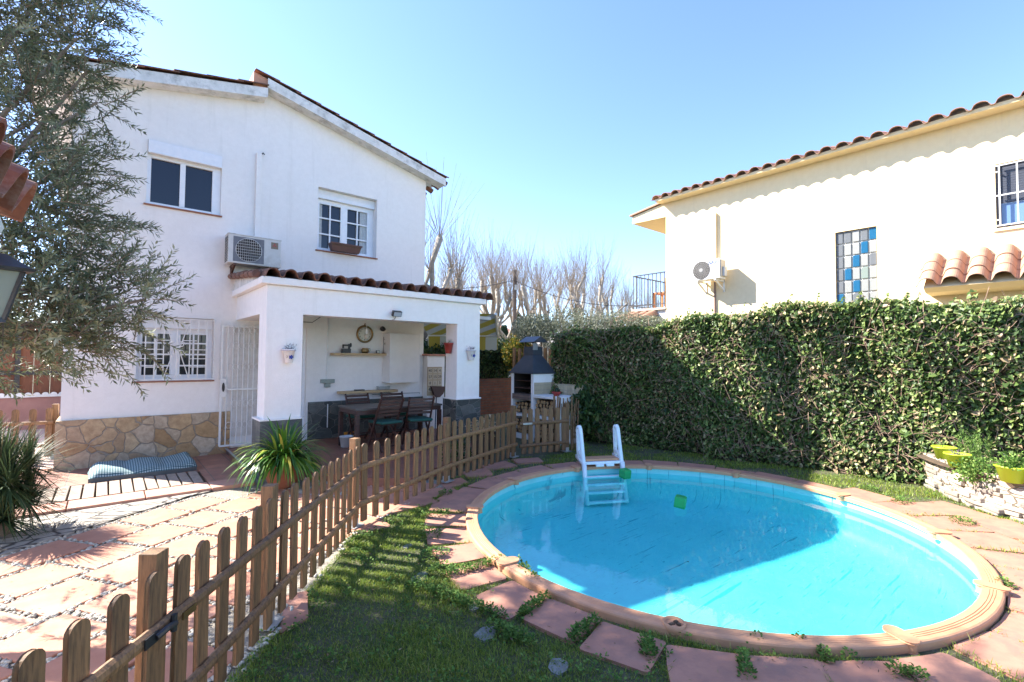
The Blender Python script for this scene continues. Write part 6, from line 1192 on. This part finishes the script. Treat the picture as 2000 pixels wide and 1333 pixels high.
for (P, nz), h0, h1, w in sets:
    n = len(P); h = RNG.uniform(h0, h1, n)*(1+.25*np.clip(nz, -1, 1.5)); a = RNG.uniform(0, 2*PI, n); lean = RNG.uniform(.2, 1.3, n)*h; d = np.stack([np.cos(a), np.sin(a)], 1); s_ = np.stack([-np.sin(a), np.cos(a)], 1)*w*.5*RNG.uniform(.7, 1.3, n)[:, None]
    B = np.c_[P, np.full(n, .002)]; m1 = np.c_[P+d*(lean*.3)[:, None], h*.6]; tp = np.c_[P+d*lean[:, None], h*.95]; S3 = np.c_[s_, np.zeros(n)]
    V.append(np.stack([B-S3, B+S3, m1+S3*.8, m1-S3*.8, tp], 1).reshape(-1, 3)); k = (np.arange(n)*5)[:, None]+o; F += (k+np.array([[0, 1, 2, 3]])).tolist(); 
    F += (k+np.array([[3, 2, 4]])).tolist(); r = np.clip(RNG.beta(2, 3, n)+.1*nz*.4+.05, 0, 1); RN += r.tolist()*2; o += n*5
me = bpy.data.meshes.new('lawn_grass'); me.from_pydata(np.concatenate(V).tolist(), [], F); me.materials.append(leaf_grass); at_ = me.attributes.new('rnd', 'FLOAT', 'FACE'); at_.data.foreach_set('value', np.array(RN, 'f')); me.update()
o_ = bpy.data.objects.new('lawn_grass', me); COL.objects.link(o_); tag(o_, 'short green lawn grass around the pool and under the picket fence', 'grass', kind='stuff')
# broad leaved weeds among the grass
P = []; D = []; N = []
for _ in range(900):
    if _ < 520: x, y = random.uniform(.3, 3.2), random.uniform(.6, 4.8)
    else: x, y = random.uniform(5.5, 8.8), random.uniform(-.4, 5.8)
    if not free(np.array([[x, y]]), -.02)[0] or x > hx(y): continue
    m_n = random.randint(8, 26); r = random.uniform(.02, .07)
    for k in range(m_n): a = random.uniform(0, 2*PI); rr = r*random.random()**.5; P.append((x+rr*math.cos(a), y+rr*math.sin(a), random.uniform(.012, .05))); D.append((math.cos(a), math.sin(a), random.uniform(-.1, .7))); N.append((random.uniform(-.4, .4), random.uniform(-.4, .4), 1))
CL = [(855, 1010, .10), (840, 1050, .09), (848, 1090, .10), (862, 1120, .09), (700, 1055, .09), (870, 968, .07), (1960, 1150, .05), (1760, 985, .09), (1880, 1025, .1), (1700, 960, .09), (1560, 1262, .03), (1480, 1262, .03)]
for x0, y0, x1, y1, n in ((870, 1130, 985, 1100, 9), (1022, 1208, 1068, 1172, 6), (1114, 1258, 1165, 1220, 7), (1268, 1290, 1262, 1258, 5), (1458, 1330, 1450, 1285, 4), (1620, 1300, 1600, 1275, 2), (1750, 1320, 1800, 1333, 3), (800, 1150, 900, 1180, 6), (890, 1180, 990, 1215, 6), (955, 1230, 1050, 1270, 6), (1010, 1105, 1050, 1150, 5)):
    for k in range(n): t_ = (k+random.random()*.6)/n; CL.append((x0+(x1-x0)*t_, y0+(y1-y0)*t_, random.uniform(.02, .042)))
for px_, py_, r in CL:
    c = onZ(px_, py_)
    for k in range(int(2600*r)): a = random.uniform(0, 2*PI); rr = r*random.random()**.5; P.append((c.x+rr*math.cos(a)*1.3, c.y+rr*math.sin(a), random.uniform(.015, .09)*(1-rr/r*.5))); D.append((math.cos(a), math.sin(a), random.uniform(0, 1))); N.append((random.uniform(-.5, .5), random.uniform(-.5, .5), 1))
o_ = leaves('broad_leaved_weeds', P, D, np.array(N), RNG.uniform(.010, .024, len(P)), RNG.uniform(.008, .018, len(P)), leaf_herb, None, 'round', RNG.random(len(P))*.8); tag(o_, 'clover and other small broad leaved weeds scattered through the lawn', 'weeds', kind='stuff')
# fallen leaves on the paving and the lawn
P = []; 
for _ in range(620):
    k = random.random()
    if k < .45: x, y = random.uniform(-1.2, 1.6), random.uniform(2.4, 6.9)
    elif k < .8: x, y = random.uniform(.3, 3.2), random.uniform(.4, 4.6)
    else: a = random.uniform(3.9, 8.2); q = pp(a, PR+random.uniform(.12, .7)); x, y = q.x, q.y
    if math.hypot(x-PC.x, y-PC.y) < PR+.12: continue
    P.append((x, y, .046 if k < .45 else .043))
P = np.array(P); n = len(P); o_ = leaves('fallen_leaves', P, rdir(n)*np.array([1, 1, .12]), np.tile([0, 0, 1.], (n, 1))+RNG.normal(size=(n, 3))*.2, RNG.uniform(.012, .034, n), RNG.uniform(.005, .012, n), Mleaf('dry_leaves', [(0, (.10, .055, .03)), (.6, (.24, .15, .07)), (1, (.34, .27, .13))], .7, .1), None, 'lance'); tag(o_, 'dry brown leaves scattered over the patio, pavers and lawn', 'leaves', kind='stuff')
